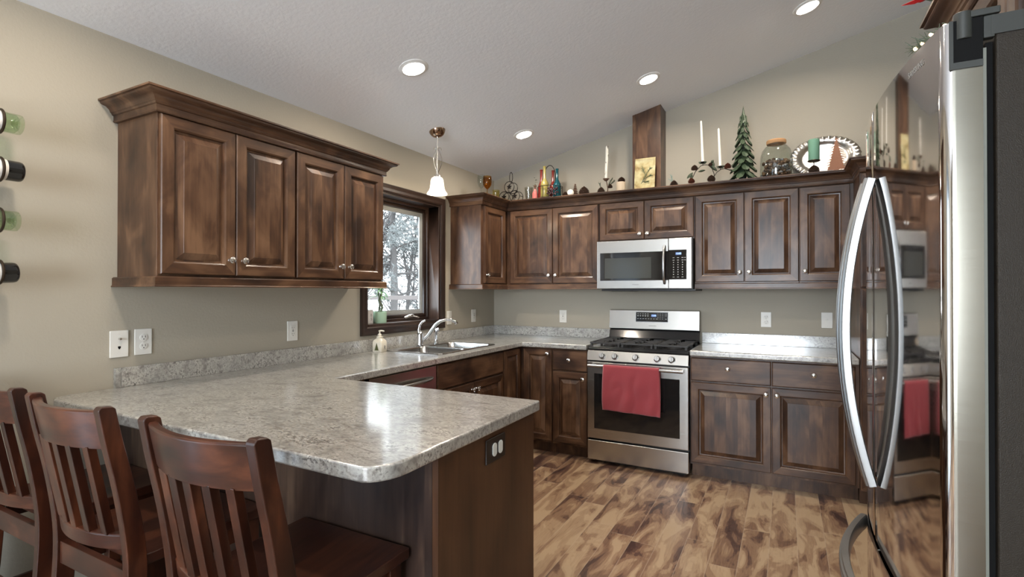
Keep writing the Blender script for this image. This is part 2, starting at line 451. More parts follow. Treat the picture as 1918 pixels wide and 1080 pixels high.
M_POT = plain('mint_pot', (.36,.52,.38), .25)
M_STALK = plain('bamboo_stalk', (.10,.12,.08), .5)
M_LEAF = plain('leaf_green', (.22,.42,.20), .45)
M_GOLD = plain('fairy_light_and_berry_glow', (1,.8,.5), .4, emit=(1.0,.70,.38), estr=6)
def thin_glass(name, tint, gl=.9):
    m, nt, b = new_mat(name); L = nt.links
    nt.nodes.remove(b)
    out = [n for n in nt.nodes if n.type == 'OUTPUT_MATERIAL'][0]
    tr = N(nt,'ShaderNodeBsdfTransparent'); setc(tr.inputs[0], tint)
    gs = N(nt,'ShaderNodeBsdfGlossy'); gs.inputs['Roughness'].default_value = .01
    fr = N(nt,'ShaderNodeLayerWeight'); fr.inputs[0].default_value = .5
    mx = N(nt,'ShaderNodeMixShader'); L.new(mth(nt,'ADD', .03*gl, mth(nt,'MULTIPLY', mth(nt,'POWER', fr.outputs['Facing'], 4.0), .5*gl)), mx.inputs[0]); L.new(tr.outputs[0], mx.inputs[1]); L.new(gs.outputs[0], mx.inputs[2])
    L.new(mx.outputs[0], out.inputs[0])
    return m
M_PANE = thin_glass('window_pane_glass', (.97,.98,.98))
M_TGLASS = thin_glass('thin_clear_glass', (.93,.95,.94), 1.6)
M_TGREEN = thin_glass('thin_green_glass', (.86,.93,.83), 1.8)
M_TAMBER = thin_glass('thin_amber_glass', (.84,.62,.30), 1.6)
M_TYG = thin_glass('thin_yellow_glass', (.93,.89,.66), 1.6)

CH = lambda x: 2.44+0.25*x          # underside of the sloped ceiling
RX, RY = 3.62, -8.5                  # right wall, rear wall
T = .16
# ---------------------------------------------------------------- shell
struct('floor', MB().box(-.02, RX+.02, RY-.02, .02, -.06, 0), M_FLOOR, smooth=0)
WY0, WY1, WZ0, WZ1 = -1.782, -.922, 1.085, 2.058      # sink window opening
w = MB()
PY0, PY1 = -6.35, -4.75                # patio door in the left wall, behind the camera
w.box(-T,0, RY,PY0, 0,CH(0)); w.box(-T,0, PY0,PY1, 2.08,CH(0)); w.box(-T,0, PY1,WY0, 0,CH(0)); w.box(-T,0, WY1,0, 0,CH(0)); w.box(-T,0, WY0,WY1, 0,WZ0); w.box(-T,0, WY0,WY1, WZ1,CH(0))
struct('wall_left', w, M_WALL, smooth=0)
def gable(y0, y1, x0=0, x1=RX, z0=0):
    return [(x0,y0,z0),(x1,y0,z0),(x1,y1,z0),(x0,y1,z0),(x0,y0,CH(x0)),(x1,y0,CH(x1)),(x1,y1,CH(x1)),(x0,y1,CH(x0))]
struct('wall_back', MB().hexa(gable(0,T,-T,RX+T)), M_WALL, smooth=0)
w = MB()
w.box(RX,RX+T, RY,0, 0,CH(RX))
struct('wall_right', w, M_WALL, smooth=0)
w = MB()
w.hexa(gable(RY-T,RY, -T,1.25)); w.hexa(gable(RY-T,RY, 3.05,RX+T)); w.hexa(gable(RY-T,RY, 1.25,3.05, z0=2.5)); w.box(1.25,3.05,RY-T,RY,0,.48)
struct('wall_rear', w, M_WALL, smooth=0)
x0, x1 = -T, RX+T
struct('ceiling', MB().hexa([(x0,RY-T,CH(x0)),(x1,RY-T,CH(x1)),(x1,T,CH(x1)),(x0,T,CH(x0)),(x0,RY-T,CH(x0)+.1),(x1,RY-T,CH(x1)+.1),(x1,T,CH(x1)+.1),(x0,T,CH(x0)+.1)]), M_CEIL, smooth=0)
bb = [(0,0),(.012,0),(.012,.075),(.006,.09),(0,.09)]
struct('baseboard_left', MB().sweep([(0,-4.745),(0,-3.32)], bb, 1), W_TRIM, smooth=20)
struct('baseboard_rear', MB().sweep([(.5,RY),(0,RY)], bb, 1), W_TRIM, smooth=20)
# ---------------------------------------------------------------- window over the sink
wn = MB()
cas = [(0,0),(0,.012),(.010,.020),(.030,.016),(.052,.022),(.060,.018),(.060,0)]  # (away from opening, out from wall)
def casing(mb, y0, y1, z0, z1, prof, xs=0.0, sgn=1):
    """picture-frame casing around an opening in the plane x = xs"""
    k = len(prof); vs = []
    for (cy, cz, dy, dz) in ((y0,z0,-1,-1),(y1,z0,1,-1),(y1,z1,1,1),(y0,z1,-1,1)):
        for a, b in prof: vs.append((xs+b*sgn, cy+dy*a, cz+dz*a))
    fs = []
    for c in range(4):
        d = (c+1) % 4
        for q in range(k):
            r = (q+1) % k
            fs.append((c*k+q, d*k+q, d*k+r, c*k+r))
    return mb.add(vs, fs)
casing(wn, WY0, WY1, WZ0, WZ1, cas)
win = struct('window_1', wn, W_TRIM, smooth=25)
j = MB(); t = .016
j.box(-.13,.002, WY0,WY0+t, WZ0,WZ1); j.box(-.13,.002, WY1-t,WY1, WZ0,WZ1); j.box(-.13,.002, WY0+t,WY1-t, WZ1-t,WZ1)
obj('jamb', j, W_TRIM, win, bevel=.001)
obj('window_sill', MB().box(-.13,.004, WY0+t,WY1-t, WZ0,WZ0+t), W_TRIM, win, bevel=.002)
fr = [(0,-.05),(0,.0),(-.018,.0),(-.022,-.010),(-.022,-.05)]
s1 = MB(); casing(s1, WY0+t, WY1-t, WZ0+t, WZ1-t, fr, -.10); obj('window_frame', s1, W_TRIM, win, smooth=25)
i = t+.022
s2 = MB(); casing(s2, WY0+i, WY1-i, WZ0+i, WZ1-i, [(0,-.045),(0,-.006),(-.008,.0),(-.024,.0),(-.030,-.012),(-.030,-.045)], -.115); sash = obj('sash', s2, W_TRIM, win, smooth=25)
i += .030
s3 = MB(); casing(s3, WY0+i, WY1-i, WZ0+i, WZ1-i, [(0,-.016),(0,.0),(-.020,.0),(-.022,-.004),(-.034,-.004),(-.034,-.016)], -.128); obj('screen_frame', s3, plain('pale_vinyl',(.27,.285,.29),.4), win, smooth=25)
obj('pane', MB().box(-.142,-.139, WY0+i,WY1-i, WZ0+i,WZ1-i), M_PANE, win, smooth=0)
s4 = MB(); cy = -1.21
s4.tube([(-.085,cy-.06,WZ0+.038),(-.070,cy-.03,WZ0+.05),(-.062,cy,WZ0+.054),(-.070,cy+.03,WZ0+.05),(-.085,cy+.06,WZ0+.038)], [.010,.013,.015,.013,.010], 10)
s4.tube([(-.062,cy,WZ0+.05),(-.045,cy+.02,WZ0+.048),(-.035,cy+.055,WZ0+.040)], [.008,.006,.007], 8)
obj('crank_handle', s4, M_NICK, win)
# patio door in the left wall; rear window added to hold the fill light
d1 = MB()
for a in (PY0, (PY0+PY1)/2-.03, PY1-.06): d1.box(-.14,-.08, a,a+.06, 0,2.08)
d1.box(-.14,-.08, PY0+.06,PY1-.06, 2.0,2.08); d1.box(-.14,-.08, PY0+.06,PY1-.06, 0,.09)
struct('door_1', d1, W_TRIM, bevel=.003)
d2 = MB()
for a in (1.25, 2.12, 2.99): d2.box(a,a+.06, RY-.10,RY-.03, .48,2.5)
d2.box(1.31,2.99, RY-.10,RY-.03, 2.43,2.5); d2.box(1.31,2.99, RY-.10,RY-.03, .48,.55)
struct('added_rear_window', d2, W_TRIM, bevel=.003)
portal = area_light('sink_window_portal', (-.15, -1.352, 1.57), (0,-PI/2,0), .97, .86, 1, (1,1,1)); portal.data.cycles.is_portal = True

m_, nt_, b_ = new_mat('sheer_fabric'); nt_.nodes.remove(b_)
_o = [n for n in nt_.nodes if n.type == 'OUTPUT_MATERIAL'][0]; _t = N(nt_,'ShaderNodeBsdfTranslucent'); _d = N(nt_,'ShaderNodeBsdfDiffuse'); _x = N(nt_,'ShaderNodeMixShader')
setc(_t.inputs[0],(.62,.72,.80)); setc(_d.inputs[0],(.60,.62,.64)); _x.inputs[0].default_value = .45; nt_.links.new(_t.outputs[0],_x.inputs[1]); nt_.links.new(_d.outputs[0],_x.inputs[2]); nt_.links.new(_x.outputs[0],_o.inputs[0])
M_SHEER = m_
def sheer(y0_, y1_, label):
    t = tag(obj('sheer_curtain', MB().grid(90, 2, lambda u,v: (.045+.022*math.sin(u*60)+.008*math.sin(u*23), y0_+(y1_-y0_)*u, .02+2.14*v)), M_SHEER, recalc=False, smooth=180), label, 'curtain', 'sheer curtains'); return t
sheer(-6.42,-5.60,'sheer curtain on the far half of the patio door behind the camera')
sheer(-5.52,-4.68,'sheer curtain on the near half of the patio door behind the camera')
patio_portal = area_light('patio_portal', (-.15, -5.55, 1.04), (0,-PI/2,0), 2.05, 1.6, 1, (1,1,1)); patio_portal.data.cycles.is_portal = True

# ---------------------------------------------------------------- cabinet parts
def panel_door(parent, x0, x1, z0, z1, yf, name='door', sw=.057, th=.020, M=None, label=None, knob=None):
    """raised panel door; its back lies on y = yf and it comes forward to yf-th"""
    loops = [(0,0),(0,th-.004),(.004,th),(sw-.010,th),(sw-.004,th-.004),(sw-.001,th-.014),(sw+.006,th-.015),(sw+.033,th-.0025),(sw+.0345,th-.001)]
    vs = []
    for ins, dp in loops:
        vs += [(x0+ins,yf-dp,z0+ins),(x1-ins,yf-dp,z0+ins),(x1-ins,yf-dp,z1-ins),(x0+ins,yf-dp,z1-ins)]
    mb = MB()
    mb.v = vs
    for l in range(len(loops)-1):
        for c in range(4):
            d = (c+1) % 4
            mb.f.append((l*4+c, l*4+d, l*4+4+d, l*4+4+c))
            mb.m.append((1 if c % 2 == 0 else 0) if l < 4 else 2 if l > 5 else 0)
    mb.f.append(tuple(range(len(vs)-4,len(vs)))); mb.m.append(2)
    mb.f.append((3,2,1,0)); mb.m.append(0)
    # butt joints between stiles and rails read as a hairline
    if M is not None: mb.xform(M)
    d = obj(name, mb, [W_V, W_H, W_P], parent, smooth=20)
    if knob: add_knob(d, knob[0], yf-th, knob[1], M)
    return d
def slab(parent, x0, x1, z0, z1, yf, name='drawer', th=.020, M=None, mat=None, knob=None):
    loops = [(0,0),(0,th-.005),(.006,th)]
    mb = MB()
    for ins, dp in loops: mb.v += [(x0+ins,yf-dp,z0+ins),(x1-ins,yf-dp,z0+ins),(x1-ins,yf-dp,z1-ins),(x0+ins,yf-dp,z1-ins)]
    for l in range(2):
        for c in range(4):
            d = (c+1) % 4; mb.f.append((l*4+c,l*4+d,l*4+4+d,l*4+4+c)); mb.m.append(0)
    mb.f.append((8,9,10,11)); mb.m.append(0); mb.f.append((3,2,1,0)); mb.m.append(0)
    if M is not None: mb.xform(M)
    d = obj(name, mb, mat or W_H, parent, smooth=20)
    if knob: add_knob(d, knob[0], yf-th, knob[1], M)
    return d
KP = [(0,0),(.009,0),(.0085,.003),(.0055,.007),(.0055,.012),(.010,.015),(.0155,.019),(.0165,.023),(.0150,.027),(.009,.0300),(0,.0310)]
def add_knob(parent, x, y, z, M=None):
    mb = MB().lathe([(r,-h) for r,h in KP], (x,y,z), 'y', 18)
    for k in range(-2,3):                      # twisted ridges on the face
        a = .0042*k; h = math.sqrt(max(0,.0135**2-a*a))
        mb.tube([(x+a*.9-h*.35,y-.0275+abs(k)*.0006,z-h),(x+a+0,y-.0305+abs(k)*.0008,z),(x+a*.9+h*.35,y-.0275+abs(k)*.0006,z+h)], .0012, 5)
    if M is not None: mb.xform(M)
    return obj('knob', mb, M_NICK, parent)

WD, BD = .31, .60
def wall_cab(label, loc, rotz, w, z0, z1, doors, group, name='wall_cabinet', d=WD, ztop=2.15):
    t = thing(name, label, 'cabinet', loc, rotz, group)
    b = MB().box(0,w,-d,-.002,z0,z1)
    # recessed underside and the dust board on top
    obj('body', b, W_V, t, bevel=.0015, smooth=0)
    obj('top_board', MB().box(.002,w-.002,-d+.002,-.002,z1,ztop), W_H, t, smooth=0)
    for x0, x1, kx in doors: panel_door(t, x0, x1, z0+.035 if z0 < 1.6 else z0+.012, 2.063, -d, knob=(kx, (z0+.105 if z0 < 1.6 else z0+.055)))
    return t
Z0, Z1 = 1.370, 2.075
G_L = 'wall cabinets left of the window'
wall_cab('double-door wall cabinet left of the window, nearest the wine rack', (0,-3.300,0), PI/2, .665, Z0, Z1, [(.006,.330,.300),(.334,.659,.364)], G_L)
wall_cab('double-door wall cabinet whose right end overlaps the left edge of the window', (0,-2.6345,0), PI/2, .665, Z0, Z1, [(.006,.331,.300),(.335,.659,.366)], G_L)
G_B = 'wall cabinets along the back wall'
t = thing('wall_cabinet', 'narrow single-door wall cabinet in the corner with greyish side panel facing the window', 'cabinet', (0,-.762,0), PI/2, G_B)
obj('body', MB().box(0,.758,-WD,-.001,Z0,Z1), W_V, t, bevel=.0015, smooth=0)
obj('top_board', MB().box(.002,.757,-WD+.002,-.002,Z1,2.15), W_H, t, smooth=0)
panel_door(t, .040, .398, Z0+.035, 2.063, -WD, knob=(.066, Z0+.105))
wall_cab('double-door wall cabinet between the corner cabinet and the microwave', (.312,0,0), 0, .888, Z0, Z1, [(.046,.465,.435),(.469,.882,.499)], G_B)
wall_cab('short double-door cabinet directly above the microwave', (1.202,0,0), 0, .760, 1.742, Z1, [(.006,.374,.345),(.378,.755,.407)], G_B)
wall_cab('double-door wall cabinet just right of the microwave', (1.964,0,0), 0, .700, Z0, Z1, [(.005,.347,.317),(.351,.698,.381)], G_B)
wall_cab('single-door wall cabinet at the right end of the back wall by the refrigerator', (2.666,0,0), 0, .330, Z0, Z1, [(.003,.302,.034)], G_B)

# crown mouldings and light rails
CR = [(-.012,2.066),(.012,2.066),(.016,2.070),(.014,2.076),(.014,2.094),(.020,2.097),(.022,2.103),(.026,2.106),(.031,2.118),(.043,2.128),(.060,2.133),(.064,2.137),(.064,2.142),(.072,2.144),(.072,2.1515),(-.012,2.1515)]
LR = [(-.020,1.352),(.022,1.352),(.022,1.356),(.018,1.360),(.018,1.390),(.012,1.395),(.000,1.395),(0,1.3695),(-.020,1.3695)]
cm = obj('crown_moulding', MB().sweep([(-.0,-3.302),(.320,-3.302),(.320,-1.968),(0,-1.968)], CR, 1), W_Y, smooth=30)
tag(cm, 'stepped crown moulding along the top of the cabinets left of the window', 'moulding', 'crown mouldings')
lr = obj('light_rail', MB().sweep([(0,-3.301),(.318,-3.301),(.318,-1.969),(0,-1.969)], LR, 1), W_Y, smooth=30)
tag(lr, 'thin wooden light rail under the cabinets left of the window', 'moulding', 'light rails')
cm = obj('crown_moulding', MB().sweep([(0,-.764),(.320,-.764),(.320,-.320),(2.999,-.320),(2.999,-.667),(RX,-.667)], CR, 1), W_H, smooth=30)
tag(cm, 'long crown moulding along the top of the back wall cabinets', 'moulding', 'crown mouldings')
lr = obj('light_rail', MB().sweep([(0,-.763),(.318,-.763),(.318,-.318),(1.200,-.318)], LR, 1), W_H, smooth=30)
tag(lr, 'thin wooden light rail under the corner cabinets left of the microwave', 'moulding', 'light rails')
lr = obj('light_rail', MB().sweep([(1.966,-.318),(2.988,-.318)], LR, 1), W_H, smooth=30)
tag(lr, 'thin wooden light rail under the cabinets right of the microwave', 'moulding', 'light rails')

# base cabinets
def carcass(mb, w, d=BD, z1=.874):
    mb.box(0,w,-d,-.002,.10,z1); mb.box(0,w,-d+.075,-.002,0,.10); return mb
BZ0, BZ1, DZ0, DZ1 = .118, .688, .700, .862
G_BB = 'base cabinets under the counters'
# corner unit
t = thing('base_cabinet', 'L-shaped corner base cabinet with a tall raised-panel door on each face', 'cabinet', (0,0,0), 0, G_BB)
b = MB().prism([(.002,-.002),(.899,-.002),(.899,-BD),(BD,-BD),(BD,-.919),(.002,-.919)], .10, .874)
b.prism([(.002,-.002),(.899,-.002),(.899,-BD+.075),(BD-.075,-BD+.075),(BD-.075,-.919),(.002,-.919)], 0, .10)
obj('body', b, W_V, t, smooth=0)
panel_door(t, .640, .895, BZ0, DZ1, -BD, knob=(.866,.826))
panel_door(t, -.913, -.632, BZ0, DZ1, -BD, M=Matrix.Rotation(PI/2,4,'Z'))
# drawer base left of range
t = thing('base_cabinet', 'narrow base cabinet with one drawer over one door, just left of the range', 'cabinet', (.902,0,0), 0, G_BB)
obj('body', carcass(MB(), .302), W_V, t, smooth=0)
slab(t, .005,.296,DZ0,DZ1,-BD, knob=(.150,.785)); panel_door(t,.005,.296,BZ0,BZ1,-BD, knob=(.267,.641))
# double base right of range
t = thing('base_cabinet', 'wide base cabinet with two drawers over two doors, right of the range', 'cabinet', (1.974,0,0), 0, G_BB)
obj('body', carcass(MB(), 1.012), W_V, t, smooth=0)
slab(t, .006,.518,DZ0,DZ1,-BD, knob=(.250,.795)); slab(t, .524,.992,DZ0,DZ1,-BD, knob=(.766,.792))
panel_door(t,.006,.518,BZ0,BZ1,-BD, knob=(.488,.641)); panel_door(t,.524,.992,BZ0,BZ1,-BD, knob=(.553,.641))
# sink base
t = thing('sink_base_cabinet', 'sink base cabinet with a long false front over two doors, beside the dishwasher', 'cabinet', (0,-1.800,0), PI/2, G_BB)
sb = MB()
sb.box(0,.02,-BD,-.02,.10,.874); sb.box(.86,.88,-BD,-.02,.10,.874); sb.box(.02,.86,-BD,-.02,.10,.12); sb.box(.02,.86,-.03,-.02,.12,.874)
sb.box(.02,.86,-BD,-BD+.02,.12,.18); sb.box(.02,.86,-BD,-BD+.02,.66,.874); sb.box(0,.88,-BD+.075,-BD+.09,0,.10)
obj('body', sb, W_V, t, smooth=0)
slab(t, .006,.874,DZ0,DZ1,-BD, name='false_front'); panel_door(t,.006,.437,BZ0,BZ1,-BD, knob=(.408,.641)); panel_door(t,.443,.874,BZ0,BZ1,-BD, knob=(.472,.641))
# dishwasher
t = thing('dishwasher', 'stainless dishwasher with a curved bar handle under the counter left of the sink', 'dishwasher', (0,-2.410,0), PI/2)
obj('body', MB().box(.003,.603,-.59,-.02,.10,.868).box(.003,.603,-.53,-.02,0,.10), M_BLK, t, smooth=0)
dw = obj('door', MB().box(.004,.602,-.62,-.5905,.115,.864), M_SS, t, bevel=.004)
h = MB(); pts = []
for k in range(17):
    a = k/16; pts.append((.05+a*.50,-.622-.042*math.sin(PI*a)**.6,.790+.0*a))
h.tube(pts, .011, 10, flat=1.0); obj('handle', h, M_SSV, dw)
obj('kick_plate', MB().box(.004,.602,-.545,-.5305,.0,.098), M_BLK, t, smooth=0)
# peninsula
t = thing('peninsula_cabinet', 'peninsula cabinet with plain dark panels facing the chairs and the walkway', 'cabinet', (0,-2.700,0), 0, G_BB)
obj('body', MB().box(.60,1.708,-.590,-.02,.10,.874).box(.002,.599,-.590,.28,.10,.874).box(.60,1.708,-.590,-.10,0,.10), W_V, t, smooth=0)
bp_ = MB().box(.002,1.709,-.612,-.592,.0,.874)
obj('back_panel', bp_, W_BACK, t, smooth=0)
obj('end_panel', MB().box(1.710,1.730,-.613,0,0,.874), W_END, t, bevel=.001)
MR = Matrix.Rotation(PI,4,'Z')
for a in (.66,1.02,1.38): 
    slab(t, -(a+.32), -a, DZ0, DZ1, -.00, M=MR @ Matrix.Translation((0,.02,0)), knob=(-(a+.16),.785)); panel_door(t, -(a+.32), -a, BZ0, BZ1, -.00, M=MR @ Matrix.Translation((0,.02,0)), knob=(-a-.03,.641))
# pantry and over-fridge cabinets
t = thing('pantry_cabinet', 'deep tall cabinet beyond the refrigerator, only its dark side shows', 'cabinet', (2.988,0,0), 0)
obj('body', MB().box(.0,RX-2.989,-.645,-.001,.10,2.078).box(.0,RX-2.989,-.575,-.001,0,.10), W_V, t, bevel=.0015, smooth=0)
for a,b_ in ((.006,.312),(.318,.626)): panel_door(t,a,b_,BZ0,1.35,-.645,knob=((b_-.03 if a<.1 else a+.03),1.0)); panel_door(t,a,b_,1.36,2.063,-.645,knob=((b_-.03 if a<.1 else a+.03),1.45))
obj('top_board', MB().box(.002,RX-2.990,-.643,-.002,2.078,2.15), W_H, t, smooth=0)
t = thing('wall_cabinet', 'cabinet over the refrigerator with glossy crown moulding', 'cabinet', (RX,-2.560,0), -PI/2)
obj('body', MB().box(0,.84,-.59,-.002,1.80,2.078), W_V, t, bevel=.0015, smooth=0)
obj('top_board', MB().box(.002,.838,-.588,-.002,2.078,2.15), W_H, t, smooth=0)
for a,b_ in ((.006,.417),(.423,.834)): panel_door(t,a,b_,1.812,2.063,-.59,knob=((b_-.03 if a<.1 else a+.03),1.86))
cm = obj('crown_moulding', MB().sweep([(RX,-2.558),(3.022,-2.558),(3.022,-3.402),(RX,-3.402)], CR, 1), W_Y, smooth=30)
tag(cm, 'glossy dark crown moulding on the cabinet over the refrigerator', 'moulding', 'crown mouldings')

# wooden duct cover rising from the cabinets to the ceiling
t = thing('range_hood_duct_cover', 'tall square wooden duct column rising from the cabinet tops to the ceiling', 'column', (1.568,-.103,2.15))
def slanted(x0,x1,y0,y1,z0):
    f = lambda x: CH(x+1.568)-2.15-.001
    return [(x0,y0,z0),(x1,y0,z0),(x1,y1,z0),(x0,y1,z0),(x0,y0,f(x0)),(x1,y0,f(x1)),(x1,y1,f(x1)),(x0,y1,f(x0))]
obj('body', MB().hexa(slanted(-.108,.115,-.092,.102,0)), W_V, t, smooth=0)
obj('corner_stile', MB().hexa(slanted(-.115,-.085,-.102,-.0925,0)), W_V, t, smooth=0)
obj('front_board', MB().hexa(slanted(-.0845,.115,-.0985,-.0925,0)), W_P, t, smooth=0)

# ---------------------------------------------------------------- counters
def rounded(poly, rad, idx, n=6):
    out = []
    for i, p in enumerate(poly):
        if i not in idx: out.append(p); continue
        a = Vector(poly[i-1]); b = Vector(p); c = Vector(poly[(i+1)%len(poly)])
        u = (a-b).normalized(); v = (c-b).normalized()
        for k in range(n+1):
            t_ = k/n; q = b+u*rad*(1-t_)**2+v*rad*t_**2
            out.append((q.x,q.y))
    return out
CT0, CT1 = .8745, .914
def bool_cut(o, cutter):
    md = o.modifiers.new('cut', 'BOOLEAN'); md.operation = 'DIFFERENCE'; md.object = cutter; md.solver = 'EXACT'
    dg = bpy.context.evaluated_depsgraph_get(); dg.update()
    me = bpy.data.meshes.new_from_object(o.evaluated_get(dg))
    o.modifiers.clear(); old = o.data; o.data = me; bpy.data.meshes.remove(old)
    bpy.data.objects.remove(cutter)
outl = [(.001,-.001),(1.203,-.001),(1.203,-.645),(.642,-.645),(.655,-2.675),(1.745,-2.675),(1.745,-3.455),(1.7425,-3.485),(1.735,-3.512),(1.722,-3.535),(1.706,-3.552),(1.688,-3.562),(.001,-3.545)]
outl = outl[:-1]+[(.075,-3.546),(.03,-3.530),(.001,-3.470)]
ct = obj('countertop', MB().prism(outl, CT0, CT1), M_LAM, smooth=30)
bool_cut(ct, obj('cutter', MB().box(.085,.555,-1.675,-.955,.80,1.0), M_LAM))
md = ct.modifiers.new('bevel','BEVEL'); md.width = .006; md.segments = 3; md.limit_method = 'ANGLE'; md.angle_limit = math.radians(60)
tag(ct, 'grey mottled laminate countertop running from the range round the sink to the peninsula bar', 'countertop')
bsz = .999
s_ = MB().prism([(.001,-.001),(1.203,-.001),(1.203,-.020),(.020,-.020),(.020,-3.290),(.001,-3.290)], CT1, bsz)
obj('backsplash', s_, M_LAM, ct, bevel=.002)
obj('backsplash_end', MB().box(.001,.0205,-3.312,-3.291,CT1,bsz), M_LAM, ct, bevel=.001)
c2 = obj('countertop', MB().prism([(1.975,-.001),(2.985,-.001),(2.985,-.645),(1.975,-.645)], CT0, CT1), M_LAM, bevel=.009, seg=4, smooth=30)
tag(c2, 'short straight laminate countertop between the range and the refrigerator', 'countertop')
obj('backsplash', MB().box(1.975,2.985,-.020,-.001,CT1,bsz), M_LAM, c2, bevel=.002)
# ---------------------------------------------------------------- recessed lamps and pendant
SL = math.atan(.25)
def can_light(x, y, label, lit=True):
    z = CH(x)
    t = thing('recessed_light', label, 'ceiling light', (x,y,z), 0, 'recessed ceiling lights')
    M = Matrix.Rotation(-SL,4,'Y')
    obj('trim_ring', MB().lathe([(.060,-.001),(.064,-.010),(.083,-.004),(.085,-.0005)], n=32, M=M), M_CAN, t)
    obj('lens', MB().lathe([(0,-.006),(.058,-.006),(.060,-.0015),(0,-.0015)], n=32, M=M), M_LENS, t)
    l = area_light('recessed_lamp', (x+.004, y, z-.016), (0,-SL*.0,0), .11, .11, CAN_POWER, CAN_COLOR, 'DISK', math.radians(165))
    return t
can_light(.700,-2.140, 'round recessed light in the ceiling left of centre, nearest the large left cabinets')
can_light(.700,-.730, 'round recessed light above the corner cabinet, right of the pendant')
can_light(1.710,-.743, 'round recessed light just left of the wooden duct column')
can_light(2.706,-.770, 'round recessed light highest in the ceiling at the top right')
can_light(1.710,-3.30, 'added recessed light above the peninsula, outside the frame')  # unseen can, added for lighting
can_light(2.706,-2.90, 'added recessed light by the refrigerator, outside the frame')  # out of view, put in for extra light
can_light(.700,-3.70, 'recessed light above the chairs, outside the frame')
can_light(1.710,-6.0, 'added recessed light behind the camera')  # extra unseen lamp added to brighten the room

px, py = .311, -1.381
t = thing('pendant_light', 'small pendant with curled metal stem and glowing white bell shade over the sink', 'pendant light', (px,py,CH(px)))
zc = -CH(px)
M = Matrix.Rotation(-SL,4,'Y')
obj('canopy', MB().lathe([(0,-.045),(.022,-.044),(.040,-.036),(.052,-.022),(.060,-.006),(.061,-.0008),(0,-.0008)], n=28, M=M), plain('copper_nickel',(.36,.25,.18),.16,1), t)
st = MB(); ST = 2.395
st.tube([(0,0,-.04),(.004,0,-.07),(-.003,0,-.095),(.0,0,ST+zc+.005),(.0,0,2.19+zc)], .0055, 8)
obj('stem', st, M_NICK, t)
sc = MB()
for k in range(3):
    a0 = k*2*PI/3+.35; pts = []
    for i in range(26):
        s = i/25; z = 2.385-.185*s
        r = .006+.030*math.sin(PI*min(1,s*1.05))**1.2
        pts.append((r*math.cos(a0),r*math.sin(a0),z+zc))
    top = [(.034*math.cos(a0),.034*math.sin(a0),2.375+zc),(.030*math.cos(a0),.030*math.sin(a0),2.388+zc),(.016*math.cos(a0),.016*math.sin(a0),2.393+zc)]
    bot = [(.016*math.cos(a0),.016*math.sin(a0),2.192+zc),(.030*math.cos(a0),.030*math.sin(a0),2.180+zc)]
    sc.tube(top+pts+bot, .0032, 6)
obj('scroll_frame', sc, M_NICK, t)
obj('socket', MB().lathe([(0,2.195+zc),(.018,2.192+zc),(.024,2.180+zc),(.024,2.172+zc),(0,2.172+zc)], n=20), M_NICK, t)
sh = [(.026,2.176),(.040,2.168),(.047,2.150),(.050,2.120),(.054,2.092),(.062,2.072),(.074,2.058),(.076,2.050)]
obj('lamp_shade', MB().lathe([(r,z+zc) for r,z in sh]+[(r-.003,z+zc) for r,z in sh[::-1]], n=32), M_SHADE, t)
pl_ = bpy.data.lights.new('pendant_bulb','POINT'); pl_.energy = 4; pl_.color = (1,.82,.6); pl_.shadow_soft_size = .03
po = bpy.data.objects.new('pendant_bulb', pl_); COL.objects.link(po); po.location = (px,py,2.035)

# ---------------------------------------------------------------- range
RXc = 1.5885
t = thing('gas_range', 'stainless freestanding gas range with five knobs and black grates', 'range', (RXc,0,0))
hw = .379
obj('body', MB().box(-hw,hw,-.600,-.025,.03,.874).box(-hw+.03,hw-.03,-.56,-.06,0,.03), M_BLK, t, smooth=0)
obj('storage_drawer', MB().box(-hw,hw,-.640,-.6005,.030,.183), M_SS, t, bevel=.006)
od = obj('oven_door', MB().box(-hw,hw,-.643,-.6005,.197,.789), M_SS, t, bevel=.006)
obj('oven_window', MB().box(-.322,.318,-.6450,-.6425,.275,.700), M_BLKG, od, bevel=.001)
h = MB()
h.tube([(-.352,-.702,.765),(.352,-.702,.765)], .0125, 14)
for s in (-1,1): h.tube([(s*.338,-.642,.765),(s*.338,-.702,.765)], .009, 10)
obj('handle', h, M_SSV, od)
cp = MB().add([(-hw,-.648,.800),(hw,-.648,.800),(hw,-.6005,.800),(-hw,-.6005,.800),(-hw,-.628,.876),(hw,-.628,.876),(hw,-.6005,.876),(-hw,-.6005,.876)],[(0,3,2,1),(4,5,6,7),(0,1,5,4),(1,2,6,5),(2,3,7,6),(3,0,4,7)])
cpo = obj('control_panel', cp, M_SS, t, bevel=.003)
TM = math.atan(.020/.076)
for k, x in enumerate((-.258,-.158,0,.160,.262)):
    Mk = Matrix.Translation((x,-.638,.838)) @ Matrix.Rotation(-TM,4,'X')
    kb = MB().lathe([(0,0),(.026,0),(.026,-.006),(.021,-.008),(.019,-.026),(.017,-.029),(0,-.029)], axis='y', n=24)
    kb.box(-.0045,.0045,-.036,-.027,-.019,.019)
    kb.xform(Mk); obj('knob', kb, M_SSV, cpo, bevel=.001)
ck = MB().box(-hw,hw,-.618,-.095,.8745,.905).box(-hw,hw,-.630,-.6175,.8775,.895)
cko = obj('cooktop', ck, M_ENAM, t, bevel=.005)
